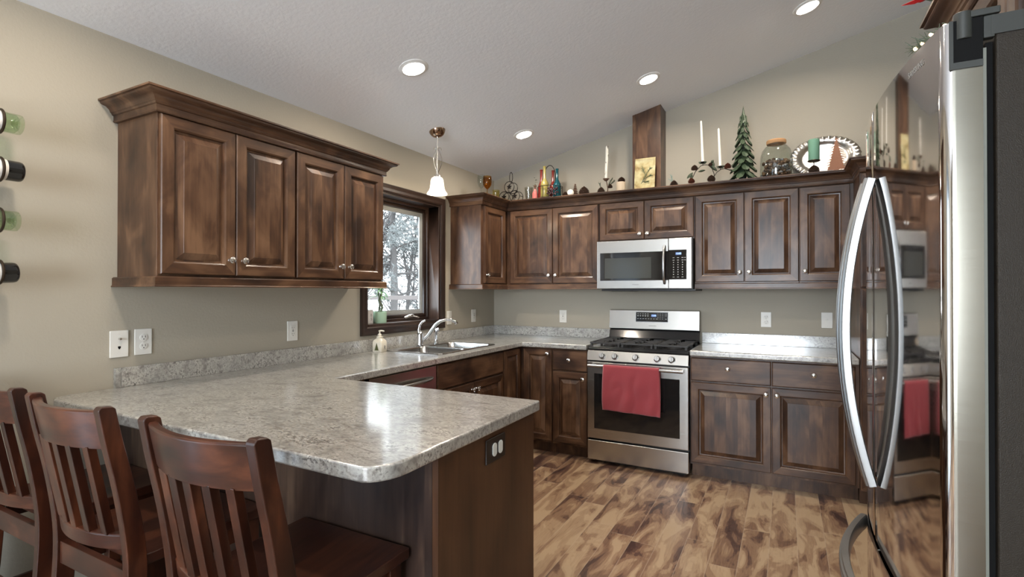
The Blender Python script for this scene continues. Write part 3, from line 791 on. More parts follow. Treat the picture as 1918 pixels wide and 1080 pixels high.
for (x,y,r) in ((-.25,-.20,.040),(-.25,-.46,.048),(0,-.33,.055),(.25,-.20,.040),(.25,-.46,.052)):
    b_ = obj('burner', MB().lathe([(0,.905),(r,.905),(r*1.0,.908),(r*.8,.909),(r*.8,.914),(r*.72,.917),(0,.917)], (x,y,0), n=24), M_IRON, cko)
    obj('burner_cap', MB().lathe([(0,.9175),(r*.70,.9175),(r*.74,.921),(r*.70,.925),(0,.925)], (x,y,0), n=24), plain('burner_cap_black',(.03,.03,.03),.5) if r == .040 and x < 0 else bpy.data.materials['burner_cap_black'], b_)
for gi, (gx0, gx1) in enumerate(((-.368,-.128),(-.122,.122),(.128,.368))):
    g = MB(); zt, zb = .940, .927; w_ = .006
    for y in (-.605,-.110): g.box(gx0,gx1,y-w_,y+w_,zb,zt)
    for x in (gx0+w_, gx1-w_): g.box(x-w_,x+w_,-.599,-.116,zb,zt)
    n_ = 7 if gi != 1 else 5
    cx_ = (gx0+gx1)/2
    for y in (-.52,-.46,-.40,-.357,-.30,-.24,-.18):
        L1 = .07 if y in (-.46,-.24) else .09
        if y == -.357: g.box(gx0+w_*2,gx1-w_*2,y-w_*.8,y+w_*.8,zb,zt)
        else:
            g.box(gx0+w_*2,gx0+L1,y-w_*.7,y+w_*.7,zb,zt); g.box(gx1-L1,gx1-w_*2,y-w_*.7,y+w_*.7,zb,zt)
    for y0_, y1_ in ((-.599,-.50),(-.41,-.36),(-.354,-.29),(-.21,-.116)): g.box(cx_-w_*.7,cx_+w_*.7,y0_,y1_,zb,zt)
    for x in (gx0+.012, gx1-.012):
        for y in (-.60,-.115,-.357): g.box(x-.008,x+.008,y-.008,y+.008,.9052,zb)
    obj('grate', g, M_IRON, cko, bevel=.0015)
# backguard
bg = MB().add([(-.375,-.060,.905),(.375,-.060,.905),(.375,-.026,.905),(-.375,-.026,.905),(-.375,-.095,.925),(.375,-.095,.925),(-.375,-.060,1.012),(.375,-.060,1.012),(.375,-.026,1.012),(-.375,-.026,1.012)],
   [(0,3,2,1),(0,1,5,4),(4,5,7,6),(6,7,8,9),(2,3,9,8),(1,2,8,7,5),(0,4,6,9,3)])
obj('vent_trim', bg, M_ENAM, t, bevel=.002)
bgo = obj('backguard', MB().add([(-.375,-.088,1.014),(.375,-.088,1.014),(.375,-.026,1.014),(-.375,-.026,1.014),(-.375,-.070,1.172),(.375,-.070,1.172),(.375,-.026,1.178),(-.375,-.026,1.178)],[(0,3,2,1),(4,5,6,7),(0,1,5,4),(1,2,6,5),(2,3,7,6),(3,0,4,7)]), M_SS, t, bevel=.003)
TB = math.atan(.018/.158)
MBk = Matrix.Translation((0,-.0805,1.08)) @ Matrix.Rotation(PI/2-TB,4,'X')     # plane: x right, y up the panel, z out
def flat(mb, x0,x1,y0,y1,z0,z1): return mb.box(x0,x1,y0,y1,z0,z1)
obj('display_frame', flat(MB(),-.146,.130,-.008,.082,0,.0025).xform(MBk), M_SSV, bgo, bevel=.001)
dpo = obj('display_panel', flat(MB(),-.141,.125,-.003,.077,.0026,.0036).xform(MBk), M_BLKG, bgo, smooth=0)
obj('clock_display', flat(MB(),-.012,.030,.038,.060,.0037,.0041).xform(MBk), plain('clock_window',(.01,.02,.05),.3,emit=(.1,.2,.6),estr=.35), dpo, smooth=0)
text_mesh('clock_digits', '12:00', .018, MBk @ Matrix.Translation((.009,.049,.0043)), M_LED, dpo)
bt = MB()
for (r_, y) in ((0,.062),(1,.048),(2,.020)):
    for k in range(5 if r_ < 2 else 8):
        x = -.130+k*.021 if r_ < 2 else -.130+k*.0225
        bt.box(x,x+.012,y,y+.0028,.0037,.0042)
        if r_ == 1: bt.box(x+.002,x+.010,y-.007,y-.0045,.0037,.0042)
for r_ in range(4):
    for k in range(3): bt.box(.042+k*.019,.0455+k*.019,.062-r_*.014,.0655-r_*.014,.0037,.0042)
for y in (.062,.048,.020): bt.box(.104,.117,y,y+.003,.0037,.0042)
obj('buttons', bt.xform(MBk), plain('button_print',(.62,.62,.60),.5), dpo, smooth=0)
text_mesh('brand_lettering', 'SAMSUNG', .013, MBk @ Matrix.Translation((0,-.038,.0006)), M_PRINT, bgo, .0002)

# towel over the oven handle
def towel_part(s_):
    mb = MB(); x0_, x1_ = 1.362, 1.776
    def fn(u, v):
        x = x0_+(x1_-x0_)*u
        # v: 0 back hem, goes up over the bar, then down the front
        R = .0165; top = .765
        Lb, Lf, Lt = .22, .325, PI*R
        d = v*(Lb+Lf+Lt)
        if d < Lb: y = -.702+R; z = top-(Lb-d)
        elif d < Lb+Lt: a = (d-Lb)/R; y = -.702+R*math.cos(a); z = top+R*math.sin(a)
        else: y = -.702-R; z = top-(d-Lb-Lt)
        drop = max(0, top-z)
        wv = .006*math.sin(u*9.0+1.0)+.004*math.sin(u*21+drop*8)+.003*math.sin(drop*30+u*7)
        if y < -.702: y -= abs(wv)*min(1,drop*6)+.004*drop*5*(.5+.5*math.sin(u*6+.6))
        x += .006*math.sin(drop*9)*(u-.5)*2 + (.010*drop/.32 if y < -.702 else 0)*(u)
        z += (-.012*(u-.4)*drop/.3 if y < -.702 else -.006*(1-u))
        return (x-1.57, y+.702, z-.765)
    mb.grid(40, 60, fn)
    return mb
tw = thing('dish_towel', 'red terry dish towel hanging over the oven door handle', 'towel', (1.57,-.702,.765))
obj('cloth', towel_part(1), M_TOWEL, tw, solid=.004, smooth=180)

# ---------------------------------------------------------------- microwave
mx0, mz = 1.205, 1.335
t = thing('microwave_oven', 'stainless over-the-range microwave with black window and keypad', 'microwave', (1.581,0,mz+.005))
hw = .373; zb, zt = .015, .402
obj('body', MB().box(-.377,.377,-.375,-.003,.013,.400), M_BLK, t, smooth=0)
obj('vent_base', MB().box(-.350,.395,-.350,-.02,-.003,.0125), M_BLK, t, bevel=.003)
obj('vent_filter', MB().box(-.27,-.08,-.335,-.21,-.006,-.0035).box(.10,.34,-.335,-.21,-.006,-.0035), M_DKG, t, smooth=0)
mdoor = obj('door', MB().box(-hw,.200,-.402,-.3755,zb,zt), M_SS, t, bevel=.004)
obj('window', MB().box(-.345,.199,-.4045,-.4015,.080,.305), M_BLKG, mdoor, smooth=0)
obj('window_mesh', MB().box(-.305,.070,-.4053,-.4048,.098,.262), plain('window_mesh_grey',(.045,.047,.042),.12,0,.6), mdoor, smooth=0)
hp = MB(); pts = [(.172, -.402-.040*math.sin(PI*k/16)**.5 if 0 < k < 16 else -.402, .055+.290*k/16) for k in range(17)]
hp.tube(pts, .0105, 10); obj('handle', hp, M_SSV, mdoor)
mcp = obj('control_panel', MB().box(.202,hw,-.402,-.3755,zb,zt), M_SS, t, bevel=.004)
kp = obj('keypad', MB().box(.2025,.336,-.4045,-.4015,.085,.312), M_BLKG, mcp, smooth=0)
MK = Matrix.Translation((0,-.4046,0)) @ Matrix.Rotation(PI/2,4,'X')
obj('clock_display', MB().box(.255,.298,.272,.293,0,.0005).xform(MK), bpy.data.materials['clock_window'], kp, smooth=0)
text_mesh('clock_digits', '12:00', .018, MK @ Matrix.Translation((.277,.2825,.0008)), M_LED, kp)
bt = MB()
for r_ in range(9):
    z = .250-r_*.0185
    for k in range(3):
        w_ = .014 if r_ in (0,1,8) else .006
        if r_ < 8 or True: bt.box(.236+k*.033-w_/2+.004,.236+k*.033+w_/2+.004,z,z+(.003 if r_ in (0,1,8) else .006),0,.0004)
    if r_ < 2: bt.box(.319,.330,z,z+.003,0,.0004)
obj('buttons', bt.xform(MK), bpy.data.materials['button_print'], kp, smooth=0)
text_mesh('brand_lettering', 'SAMSUNG', .012, Matrix.Translation((-.055,-.4021,.048)) @ Matrix.Rotation(PI/2,4,'X'), M_DPRINT, mdoor, .0002)

# ---------------------------------------------------------------- refrigerator
FX, FY = 3.22, -2.919
t = thing('refrigerator', 'large stainless french-door refrigerator with curved handles at the right edge', 'refrigerator', (FX,FY,0))
def fcurve(dy): return 2.777+.205*dy*dy-FX
def fdoor(y0, y1, r0, r1, xb=2.870-FX, n=14, rr=.020):
    """plan outline of a bowed door from y0 to y1 (local), rounded corners where r0 / r1 are set"""
    pts = [(xb,y0)]
    a0 = y0+(rr if r0 else .004); a1 = y1-(rr if r1 else .004)
    if r0:
        for k in range(6): a = PI/2*k/6; pts.append((fcurve(a0)+rr-rr*math.sin(a)*1.0, a0-rr*math.cos(a)))
    else: pts.append((fcurve(y0)+.004,y0))
    for k in range(n+1): y = a0+(a1-a0)*k/n; pts.append((fcurve(y),y))
    if r1:
        for k in range(5,-1,-1): a = PI/2*k/6; pts.append((fcurve(a1)+rr-rr*math.sin(a), a1+rr*math.cos(a)))
    else: pts.append((fcurve(y1)+.004,y1))
    pts.append((xb,y1))
    return pts
obj('body', MB().box(2.886-FX,3.60-FX,-.452,.452,.025,1.782).box(2.95-FX,3.55-FX,-.43,.43,0,.025), M_BODY, t, bevel=.004)
obj('top_trim', MB().box(2.880-FX,3.58-FX,-.4550,-.4525,1.752,1.7835), M_DKG, t, smooth=0)
obj('door_gap', MB().box(2.8765-FX,2.8858-FX,-.440,.440,.07,1.745), M_SHADOW, t, smooth=0)  # dark strip painted as the shade between door and body
obj('gasket', MB().box(2.8705-FX,2.8763-FX,-.446,-.004,.725,1.735).box(2.8705-FX,2.8763-FX,.004,.446,.725,1.735).box(2.8705-FX,2.8763-FX,-.446,.446,.07,.70), plain('grey_gasket',(.16,.165,.14),.5), t, smooth=0)
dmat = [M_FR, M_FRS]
def door_obj(name, poly, z0, z1):
    mb = MB().prism(poly, z0, z1)
    for i, f in enumerate(mb.f):
        vs = [Vector(mb.v[k]) for k in f]
        nrm = (vs[1]-vs[0]).cross(vs[2]-vs[0])
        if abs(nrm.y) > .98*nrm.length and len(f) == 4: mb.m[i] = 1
    return obj(name, mb, dmat, t, smooth=50)
near = door_obj('door', fdoor(-.454,-.0052, True, False), .722, 1.784)
far = door_obj('door', fdoor(.0052,.454, False, True), .722, 1.784)
drw = door_obj('freezer_drawer', fdoor(-.454,.454, True, True), .060, .706)
obj('seam_strip', MB().box(2.7790-FX,2.868-FX,-.0042,.0042,.73,1.780), plain('seam_grey',(.55,.55,.56),.45,.5), t, smooth=0)
HP = [(-.021,-.004),(-.020,-.008),(-.015,-.009),(-.0135,-.0065),(-.012,-.009),(-.010,-.013),(-.005,-.0145),(-.003,-.0135),(-.0015,-.0100),(.0015,-.0100),(.003,-.0135),(.005,-.0145),(.010,-.013),(.012,-.009),(.0135,-.0065),(.015,-.009),(.020,-.008),(.021,-.004),(.021,.007),(.013,.010),(-.013,.010),(-.021,.007)]
def bowed_handle(par, vertical, a0, a1, fixed, depth, n=36):
    mb = MB(); k = len(HP)
    for i in range(n+1):
        s = i/n; q = a0+(a1-a0)*s
        off = depth*(1-abs(2*s-1)**2.0)
        # frame along the arc
        ds = 1e-3; s2 = min(1,s+ds); s1 = max(0,s-ds)
        dd = depth*((1-abs(2*s2-1)**2)-(1-abs(2*s1-1)**2)); dq = (a1-a0)*(s2-s1)
        L = math.hypot(dd,dq); ty, tx = dd/L, dq/L
        for (w_, o_) in HP:
            o2 = o_
            if vertical:
                x = fcurve(fixed)-.010-off + o2*tx; z = q + o2*ty
                mb.v.append((x, fixed+w_, z))
            else:
                x = fcurve(q)-.010-off + o2*tx; y = q + o2*ty
                mb.v.append((x, y, fixed+w_))
    for i in range(n):
        for j in range(k):
            l = (j+1)%k; mb.f.append((i*k+j,i*k+l,(i+1)*k+l,(i+1)*k+j)); mb.m.append(0)
    mb.f.append(tuple(range(k))); mb.m.append(0); mb.f.append(tuple(n*k+j for j in range(k))[::-1]); mb.m.append(0)
    return obj('handle', mb, M_FHAN, par, smooth=30)
bowed_handle(near, True, .862, 1.606, -.036, .054)
bowed_handle(far, True, .862, 1.606, .036, .054)
bowed_handle(drw, False, -.375, .352, .628, .050)
# hinge cover of the near door
obj('hinge_recess', MB().box(2.826-FX,2.8698-FX,-.4565,-.4543,1.703,1.714).box(2.826-FX,2.8315-FX,-.4565,-.4543,1.714,1.7845), M_DKG, near, smooth=0)
obj('hinge_cavity', MB().box(2.832-FX,2.8698-FX,-.4552,-.4543,1.715,1.7842), M_SHADOW, near, smooth=0)  # flat dark sheet in place of a shaded hollow
hg = MB().cyl((2.846-FX,-.447,1.752),.013,.046,n=20).box(2.846-FX,2.892-FX,-.457,-.436,1.7855,1.797)
hg.box(2.8705-FX,2.8855-FX,-.4545,-.4405,1.748,1.785)
obj('hinge_cover', hg, M_DKG, t, bevel=.002)
hf = MB().cyl((2.846-FX,.447,1.7845),.013,.014,n=20).box(2.846-FX,2.892-FX,.436,.457,1.7855,1.797); obj('hinge_cover', hf, M_DKG, t, bevel=.002)
# brand lettering along the top of the near door
dy = -.345; nv = Vector((-1, 2*.205*dy, 0)).normalized()
MT = Matrix(((0,0,-1,fcurve(dy)-.0006),(-1,0,0,dy),(0,1,0,1.700),(0,0,0,1)))
MT = Matrix.Translation((fcurve(dy)-.0008,dy,1.752)) @ Matrix.Rotation(-2*.205*dy*-1*0+math.atan(2*.205*dy)*-1,4,'Z') @ Matrix(((0,0,-1,0),(-1,0,0,0),(0,1,0,0),(0,0,0,1)))
text_mesh('brand_lettering', 'SAMSUNG', .016, MT, M_PRINT, near, .0001)

# ---------------------------------------------------------------- sink, faucet
t = thing('kitchen_sink', 'double-bowl stainless drop-in sink under the window', 'sink', (.32,-1.315,CT1))
def sinkmesh():
    bm = bmesh.new()
    X0,X1,Y0,Y1 = -.245,.245,-.375,.375
    def ring(x0,x1,y0,y1,r,z,n=5):
        vs = []
        for (cx,cy,a0) in ((x1-r,y1-r,0),(x0+r,y1-r,PI/2),(x0+r,y0+r,PI),(x1-r,y0+r,1.5*PI)):
            for k in range(n+1): a = a0+PI/2*k/n; vs.append(bm.verts.new((cx+r*math.cos(a),cy+r*math.sin(a),z)))
        return vs
    def bridge(a,b):
        for i in range(len(a)): j=(i+1)%len(a); bm.faces.new((a[i],a[j],b[j],b[i]))
    lo = ring(X0,X1,Y0,Y1,.03,.0015); l1 = ring(X0+.004,X1-.004,Y0+.004,Y1-.004,.028,.006); bridge(lo,l1)
    l2 = ring(X0+.014,X1-.014,Y0+.014,Y1-.014,.025,.006); bridge(l1,l2)
    bowls = []
    for (y0,y1) in ((-.345,-.018),(.018,.345)):
        a = ring(-.175,.220,y0,y1,.05,.003); b1 = ring(-.170,.215,y0+.005,y1-.005,.05,-.006); c = ring(-.158,.203,y0+.018,y1-.018,.05,-.165); d = ring(-.135,.18,y0+.04,y1-.04,.05,-.182)
        bridge(a,b1); bridge(b1,c); bridge(c,d); bm.faces.new(d); bowls.append(a)
    edges = []
    for R in (l2,bowls[0],bowls[1]):
        for i in range(len(R)):
            e = bm.edges.get((R[i],R[(i+1)%len(R)])) or bm.edges.new((R[i],R[(i+1)%len(R)])); edges.append(e)
    bmesh.ops.triangle_fill(bm, use_beauty=True, use_dissolve=False, edges=edges)
    for f in bm.faces: f.smooth = True
    bmesh.ops.recalc_face_normals(bm, faces=bm.faces)
    for e in bm.edges:
        if len(e.link_faces)==2 and e.calc_face_angle(0) > .7: e.smooth = False
    me = bpy.data.meshes.new('basin'); bm.to_mesh(me); bm.free(); me.materials.append(M_SINK)
    o = bpy.data.objects.new('basin', me); COL.objects.link(o); o.parent = t
    return o
sinkmesh()
for y in (-.18,.18): obj('drain', MB().lathe([(0,-.1805),(.028,-.1805),(.038,-.178),(.040,-.1815),(0,-.1815)], (.02,y,0), n=24), M_CHROME, t)
t = thing('kitchen_faucet', 'chrome kitchen faucet with arched spout and lever at the back of the sink', 'faucet', (.110,-1.325,CT1+.006))
obj('base_plate', MB().lathe([(0,0),(.030,0),(.028,.006),(0,.007)], n=24), M_CHROME, t)
obj('valve_body', MB().lathe([(0,.006),(.024,.006),(.023,.030),(.021,.055),(.023,.080),(.021,.098),(.012,.108),(0,.110)], n=24), M_CHROME, t)
sp = MB(); pts = [(.004,.012,.030),(.020,.030,.045),(.040,.052,.075),(.058,.072,.115),(.078,.094,.155),(.102,.120,.182),(.130,.150,.194),(.160,.180,.192),(.185,.205,.176),(.192,.213,.160)]
sp.tube(pts, [.015,.0145,.014,.0135,.013,.0125,.0125,.0125,.014,.0145], 14)
obj('spout', sp, M_CHROME, t)
lv = MB(); lv.tube([(-.001,-.004,.100),(-.004,-.010,.125),(.002,-.004,.155),(.014,.010,.180),(.030,.026,.190)], [.016,.013,.009,.0085,.008], 12, flat=.8)
obj('lever', lv, M_CHROME, t)
t = thing('sink_sprayer', 'small chrome pull-out sprayer standing right of the faucet', 'faucet', (.105,-1.115,CT1+.006))
obj('holder', MB().lathe([(0,0),(.022,0),(.020,.006),(.014,.014),(.014,.030),(0,.030)], n=20), M_CHROME, t)
s_ = MB(); s_.tube([(0,0,.028),(0,0,.06),(0,0,.085),(.006,.004,.104),(.022,.012,.112)], [.012,.013,.015,.017,.014], 14); obj('spray_head', s_, M_CHROME, t)
# soap dispenser
t = thing('soap_dispenser', 'cream ceramic soap dispenser with a pine tree picture, left of the sink', 'soap dispenser', (.080,-1.735,CT1), math.radians(10))
b = MB(); rings = []
for z, s, r in ((0,.031,.008),(.004,.034,.010),(.060,.034,.010),(.072,.030,.012),(.082,.020,.015),(.090,.016,.015)):
    rings.append([( (1 if q in (0,3) else -1)*(s-r)+r*math.cos(PI/2*q+PI/2*k/4) , (1 if q in (0,1) else -1)*(s-r)+r*math.sin(PI/2*q+PI/2*k/4), z) for q in range(4) for k in range(5)])
n_ = len(rings[0]); b.v = [p for R in rings for p in R]
for i in range(len(rings)-1):
    for k in range(n_): l=(k+1)%n_; b.f.append((i*n_+k,i*n_+l,(i+1)*n_+l,(i+1)*n_+k)); b.m.append(0)
b.f.append(tuple(range(n_))[::-1]); b.m.append(0); b.f.append(tuple((len(rings)-1)*n_+k for k in range(n_))); b.m.append(0)
b.v = [(x*1.12,y*1.12,z*1.12) for x,y,z in b.v]; bo = obj('bottle', b, M_CER, t, smooth=50)
pm = MB().lathe([(0,.1010),(.024,.1010),(.024,.1040),(.013,.107),(.014,.118),(.010,.124),(.005,.126),(.005,.138),(.009,.142),(.008,.148),(0,.149)], n=18)
pm.tube([(0,0,.144),(.012,.010,.145),(.026,.018,.141)], [.006,.005,.004], 8); obj('pump', pm, M_CER, t)
tp = MB()
for k in range(7):
    z = .012+k*.0065; w_ = .016-k*.0020
    tp.add([(-w_*1.3,-.0386,z),(w_*1.3,-.0386,z),(0,-.0386,z+.013)],[(0,1,2)])
obj('pine_tree_picture', tp, plain('olive_print',(.09,.10,.03),.6), bo, smooth=0, recalc=False)
text_mesh('letter', 'R', .040, Matrix.Translation((.0385,.006,.028)) @ Matrix.Rotation(PI/2,4,'Z') @ Matrix.Rotation(PI/2,4,'X'), M_DPRINT, bo, .0003)
# ---------------------------------------------------------------- counter chairs
def make_chair():
    t = thing('counter_chair', 'x', 'chair')
    hw = .187
    # side profile of a rear post (y, z): kicks back at the top and at the foot
    prof = [(-.035,.0),(-.018,.20),(.0,.42),(.006,.56),(.0,.66),(-.022,.80),(-.050,.93),(-.068,1.025)]
    def smooth_(P, n=3):
        out = []
        for i in range(len(P)-1):
            p0 = P[max(i-1,0)]; p1 = P[i]; p2 = P[i+1]; p3 = P[min(i+2,len(P)-1)]
            for k in range(n):
                s = k/n
                out.append(tuple(.5*((2*b)+(-a+c)*s+(2*a-5*b+4*c-d)*s*s+(-a+3*b-3*c+d)*s**3) for a,b,c,d in zip(p0,p1,p2,p3)))
        return out+[P[-1]]
    pr = smooth_(prof); dep = .050
    for s in (-1,1):
        mb = MB(); x0, x1 = (s*(hw-.0), s*(hw+.030))
        n = len(pr)
        for i,(y,z) in enumerate(pr):
            d_ = dep*(1.0 if z > .3 else .8+.2*z/.3)*(1 if z < .6 else 1-.18*(z-.6)/.42)
            for (x,yy) in ((x0,y-d_/2),(x1,y-d_/2),(x1,y+d_/2),(x0,y+d_/2)): mb.v.append((x,yy,z))
        for i in range(n-1):
            for k in range(4): l=(k+1)%4; mb.f.append((i*4+k,i*4+l,i*4+4+l,i*4+4+k)); mb.m.append(0)
        mb.f.append((0,1,2,3)); mb.m.append(0)
        # rounded top
        o = len(mb.v); y,z = pr[-1]
        d_ = dep*.82
        for (x,yy,zz) in ((x0,y-d_/2+.008,z+.009),(x1,y-d_/2+.008,z+.009),(x1,y+d_/2-.010,z+.007),(x0,y+d_/2-.010,z+.007)): mb.v.append((x,yy,zz))
        b_ = (n-1)*4
        for k in range(4): l=(k+1)%4; mb.f.append((b_+k,b_+l,o+l,o+k)); mb.m.append(0)
        mb.f.append((o,o+1,o+2,o+3)); mb.m.append(0)
        obj('rear_leg', mb, W_CH, t, bevel=.004, smooth=35)
        f = MB(); a = s*.176; 
        f.hexa([(a-.021,.345,0),(a+.021,.345,0),(a+.021,.385,0),(a-.021,.385,0),(a-.022,.338,.575),(a+.022,.338,.575),(a+.022,.385,.575),(a-.022,.385,.575)])
        obj('front_leg', f, W_CH, t, bevel=.003, smooth=35)
        obj('side_apron', MB().box(s*.178-.010,s*.178+.010,.030,.337,.515,.575), W_CH, t, bevel=.002)
        obj('side_stretcher', MB().box(s*.184-.009,s*.184+.009,.010,.342,.250,.285), W_CH, t, bevel=.002)
    yb = lambda z: next((pr[i][0]+(pr[i+1][0]-pr[i][0])*(z-pr[i][1])/(pr[i+1][1]-pr[i][1]) for i in range(len(pr)-1) if pr[i][1] <= z <= pr[i+1][1]), pr[-1][0])
    def bowed(z0, z1, bulge, th, nm, crown=0):
        mb = MB(); n = 18
        for i in range(n+1):
            u = -1+2*i/n; x = u*hw; b_ = -bulge*(1-u*u)
            zt_ = z1+crown*(1-u*u)
            for (yy,zz) in ((yb(z0)+b_-th/2,z0),(yb(z0)+b_+th/2,z0),(yb(z1)+b_+th/2,zt_-.004),(yb(z1)+b_+th/2-.004,zt_),(yb(z1)+b_-th/2+.004,zt_),(yb(z1)+b_-th/2,zt_-.004)): mb.v.append((x,yy,zz))
        for i in range(n):
            for k in range(6): l=(k+1)%6; mb.f.append((i*6+k,i*6+l,i*6+6+l,i*6+6+k)); mb.m.append(0)
        mb.f.append(tuple(range(6))); mb.m.append(0); mb.f.append(tuple(n*6+k for k in range(6))[::-1]); mb.m.append(0)
        return obj(nm, mb, W_CHX, t, bevel=.002, smooth=35)
    bowed(.915, 1.020, .040, .024, 'crest_rail', 0)
    bowed(.628, .672, .040, .026, 'lower_back_rail')
    for k in range(5):
        x = -.125+k*.0625; u = x/hw; b_ = -.040*(1-u*u); w_ = .0145; th = .011
        mb = MB(); zs = [.668+.252*i/8 for i in range(9)]
        for z in zs:
            y = yb(.668)+(yb(.920)-yb(.668))*(z-.668)/.252+b_
            for (xx,yy) in ((x-w_,y-th),(x+w_,y-th),(x+w_,y+th),(x-w_,y+th)): mb.v.append((xx,yy,z))
        for i in range(8):
            for q in range(4): l=(q+1)%4; mb.f.append((i*4+q,i*4+l,i*4+4+l,i*4+4+q)); mb.m.append(0)
        mb.f.append((0,1,2,3)); mb.m.append(0); mb.f.append((35,34,33,32)); mb.m.append(0)
        obj('back_slat', mb, W_CH, t, bevel=.002, smooth=35)
    # scooped seat
    def top(u, v):
        x = (-.214+.428*u); y = .022+.378*v
        dish = -.009*math.sin(PI*u)**.7*math.sin(PI*min(1,v*1.15))**.8
        return (x, y, .608+dish)
    mb = MB(); nx, ny = 21, 15
    mb.grid(nx, ny, top); k = len(mb.v)
    mb.v += [(x,y,.577) for x,y,z in mb.v]
    mb.f += [tuple(i+k for i in f)[::-1] for f in list(mb.f)]; mb.m += [0]*(len(mb.f)-len(mb.m))
    bord = [(i,0) for i in range(nx)]+[(nx-1,j) for j in range(1,ny)]+[(i,ny-1) for i in range(nx-2,-1,-1)]+[(0,j) for j in range(ny-2,0,-1)]
    idx = [i*ny+j for i,j in bord]
    for a in range(len(idx)):
        b_ = (a+1)%len(idx); mb.f.append((idx[a],idx[a]+k,idx[b_]+k,idx[b_])); mb.m.append(0)
    obj('seat', mb, W_SEAT, t, bevel=.004, smooth=35)
    obj('rear_apron', MB().box(-.1865,.1865,-.012,.008,.505,.572), W_CHX, t, bevel=.002)
    obj('front_apron', MB().box(-.153,.153,.350,.372,.515,.575), W_CHX, t, bevel=.002)
    obj('footrest', MB().box(-.155,.155,.352,.374,.180,.215), W_CHX, t, bevel=.002)
    obj('rear_stretcher', MB().box(-.1865,.1865,-.020,.0,.300,.335), W_CHX, t, bevel=.002)
    return t
ch = make_chair()
ch.location = (1.424,-3.722,0); ch['label'] = 'cherry-stained slat-back counter chair nearest the camera, at the open end of the peninsula'; ch['group'] = 'counter chairs along the peninsula'
dup(ch, (.809,-3.722,0), 0, 'cherry-stained slat-back counter chair in the middle of the three at the peninsula')
dup(ch, (.262,-3.715,0), 0, 'cherry-stained slat-back counter chair nearest the wall, cut by the left edge of the photo')

# ---------------------------------------------------------------- electrical plates
def plate(label, loc, rotz, kind, w=.072, h=.117, mat=None, cat='electrical outlet', name='wall_outlet'):
    """local: plate on plane y = 0 facing -y"""
    t = thing(name, label, cat, loc, rotz, 'wall plates')
    obj('cover_plate', MB().box(-w/2,w/2,-.006,-.0003,-h/2,h/2), mat or M_WHT, t, bevel=.0025)
    if kind == 'duplex':
        for s in (-1,1):
            z = s*.0195
            obj('receptacle', MB().lathe([(0,-.0062),(.0165,-.0062),(.0165,-.0080),(.015,-.0085),(0,-.0085)], (0,0,z), 'y', 20), M_WHT, t)
            sl = MB().box(-.0075,-.0055,-.0088,-.0084,z-.001,z+.008).box(.0055,.0075,-.0088,-.0084,z-.001,z+.008).lathe([(0,-.0088),(.0024,-.0088),(.0024,-.0084),(0,-.0084)],(0,0,z-.0075),'y',8)
            obj('slots', sl, M_SHADOW, t, smooth=0)
    if kind == 'decora':
        obj('receptacle', MB().box(-.0165,.0165,-.0085,-.0062,-.033,.033), M_WHT, t, bevel=.001)
        sl = MB()
        for z in (.017,-.019): sl.box(-.0075,-.0055,-.0088,-.0084,z-.001,z+.007).box(.0055,.0075,-.0088,-.0084,z-.001,z+.007).lathe([(0,-.0088),(.0024,-.0088),(.0024,-.0084),(0,-.0084)],(0,0,z-.0075),'y',8)
        sl.box(-.005,.005,-.0088,-.0084,-.004,-.001).box(-.005,.005,-.0088,-.0084,.001,.004)
        obj('slots', sl, M_SHADOW, t, smooth=0)
    if kind == 'toggle':
        obj('toggle', MB().box(-.005,.005,-.0150,-.0062,-.002,.010), M_WHT, t, bevel=.0015); obj('surround', MB().box(-.0055,.0055,-.0066,-.0061,-.013,.013), M_WHT, t, smooth=0)
    if kind == 'rocker':
        obj('rocker', MB().box(-.0165,.0165,-.0090,-.0062,-.033,.033), M_WHT, t, bevel=.002)
    if kind == 'media':
        obj('coax_jack', MB().lathe([(0,-.0062),(.0055,-.0062),(.0055,-.012),(.0045,-.018),(0,-.018)], (0,0,.022), 'y', 12), M_NICK, t)
        obj('phone_jack', MB().box(-.0055,.0055,-.0066,-.0061,-.019,-.010).box(-.003,.003,-.0066,-.0061,-.023,-.019), M_SHADOW, t, smooth=0)
    sc = MB()
    for z in ((-.042,.042) if kind != 'duplex' else (0,)): sc.lathe([(0,-.0061),(.0025,-.0061),(.002,-.0072),(0,-.0073)], (0,0,z), 'y', 10)
    obj('screws', sc, M_WHT, t)
    return t
plate('white wall plate with a cable jack and a phone jack, leftmost of the plates', (0,-3.292,1.103), PI/2, 'media', cat='media jack', name='media_wall_plate')
plate('white duplex outlet right beside the cable jack plate', (0,-3.196,1.105), PI/2, 'duplex')
plate('white outlet on the left wall midway under the large cabinets', (0,-2.393,1.100), PI/2, 'decora')
plate('white switch plate at the right edge of the window trim', (0,-.786,1.106), PI/2, 'rocker', w=.070, cat='light switch', name='light_switch')
plate('white outlet plate on the left wall under the corner cabinet', (0,-.388,1.108), PI/2, 'decora')
plate('white outlet plate on the back wall left of the range', (.745,0,1.102), 0, 'decora')
plate('white outlet plate on the back wall right of the range', (2.445,0,1.114), 0, 'duplex')
plate('white toggle switch plate on the back wall nearest the refrigerator', (2.851,0,1.119), 0, 'toggle', cat='light switch', name='light_switch')
t = thing('peninsula_outlet', 'dark brown outlet plate with two white receptacles on the peninsula end panel', 'electrical outlet', (1.730,-2.998,.8145), PI/2)
obj('cover_plate', MB().box(-.063,.063,-.0065,-.0003,-.040,.040), plain('brown_plate',(.014,.009,.007),.4), t, bevel=.004)
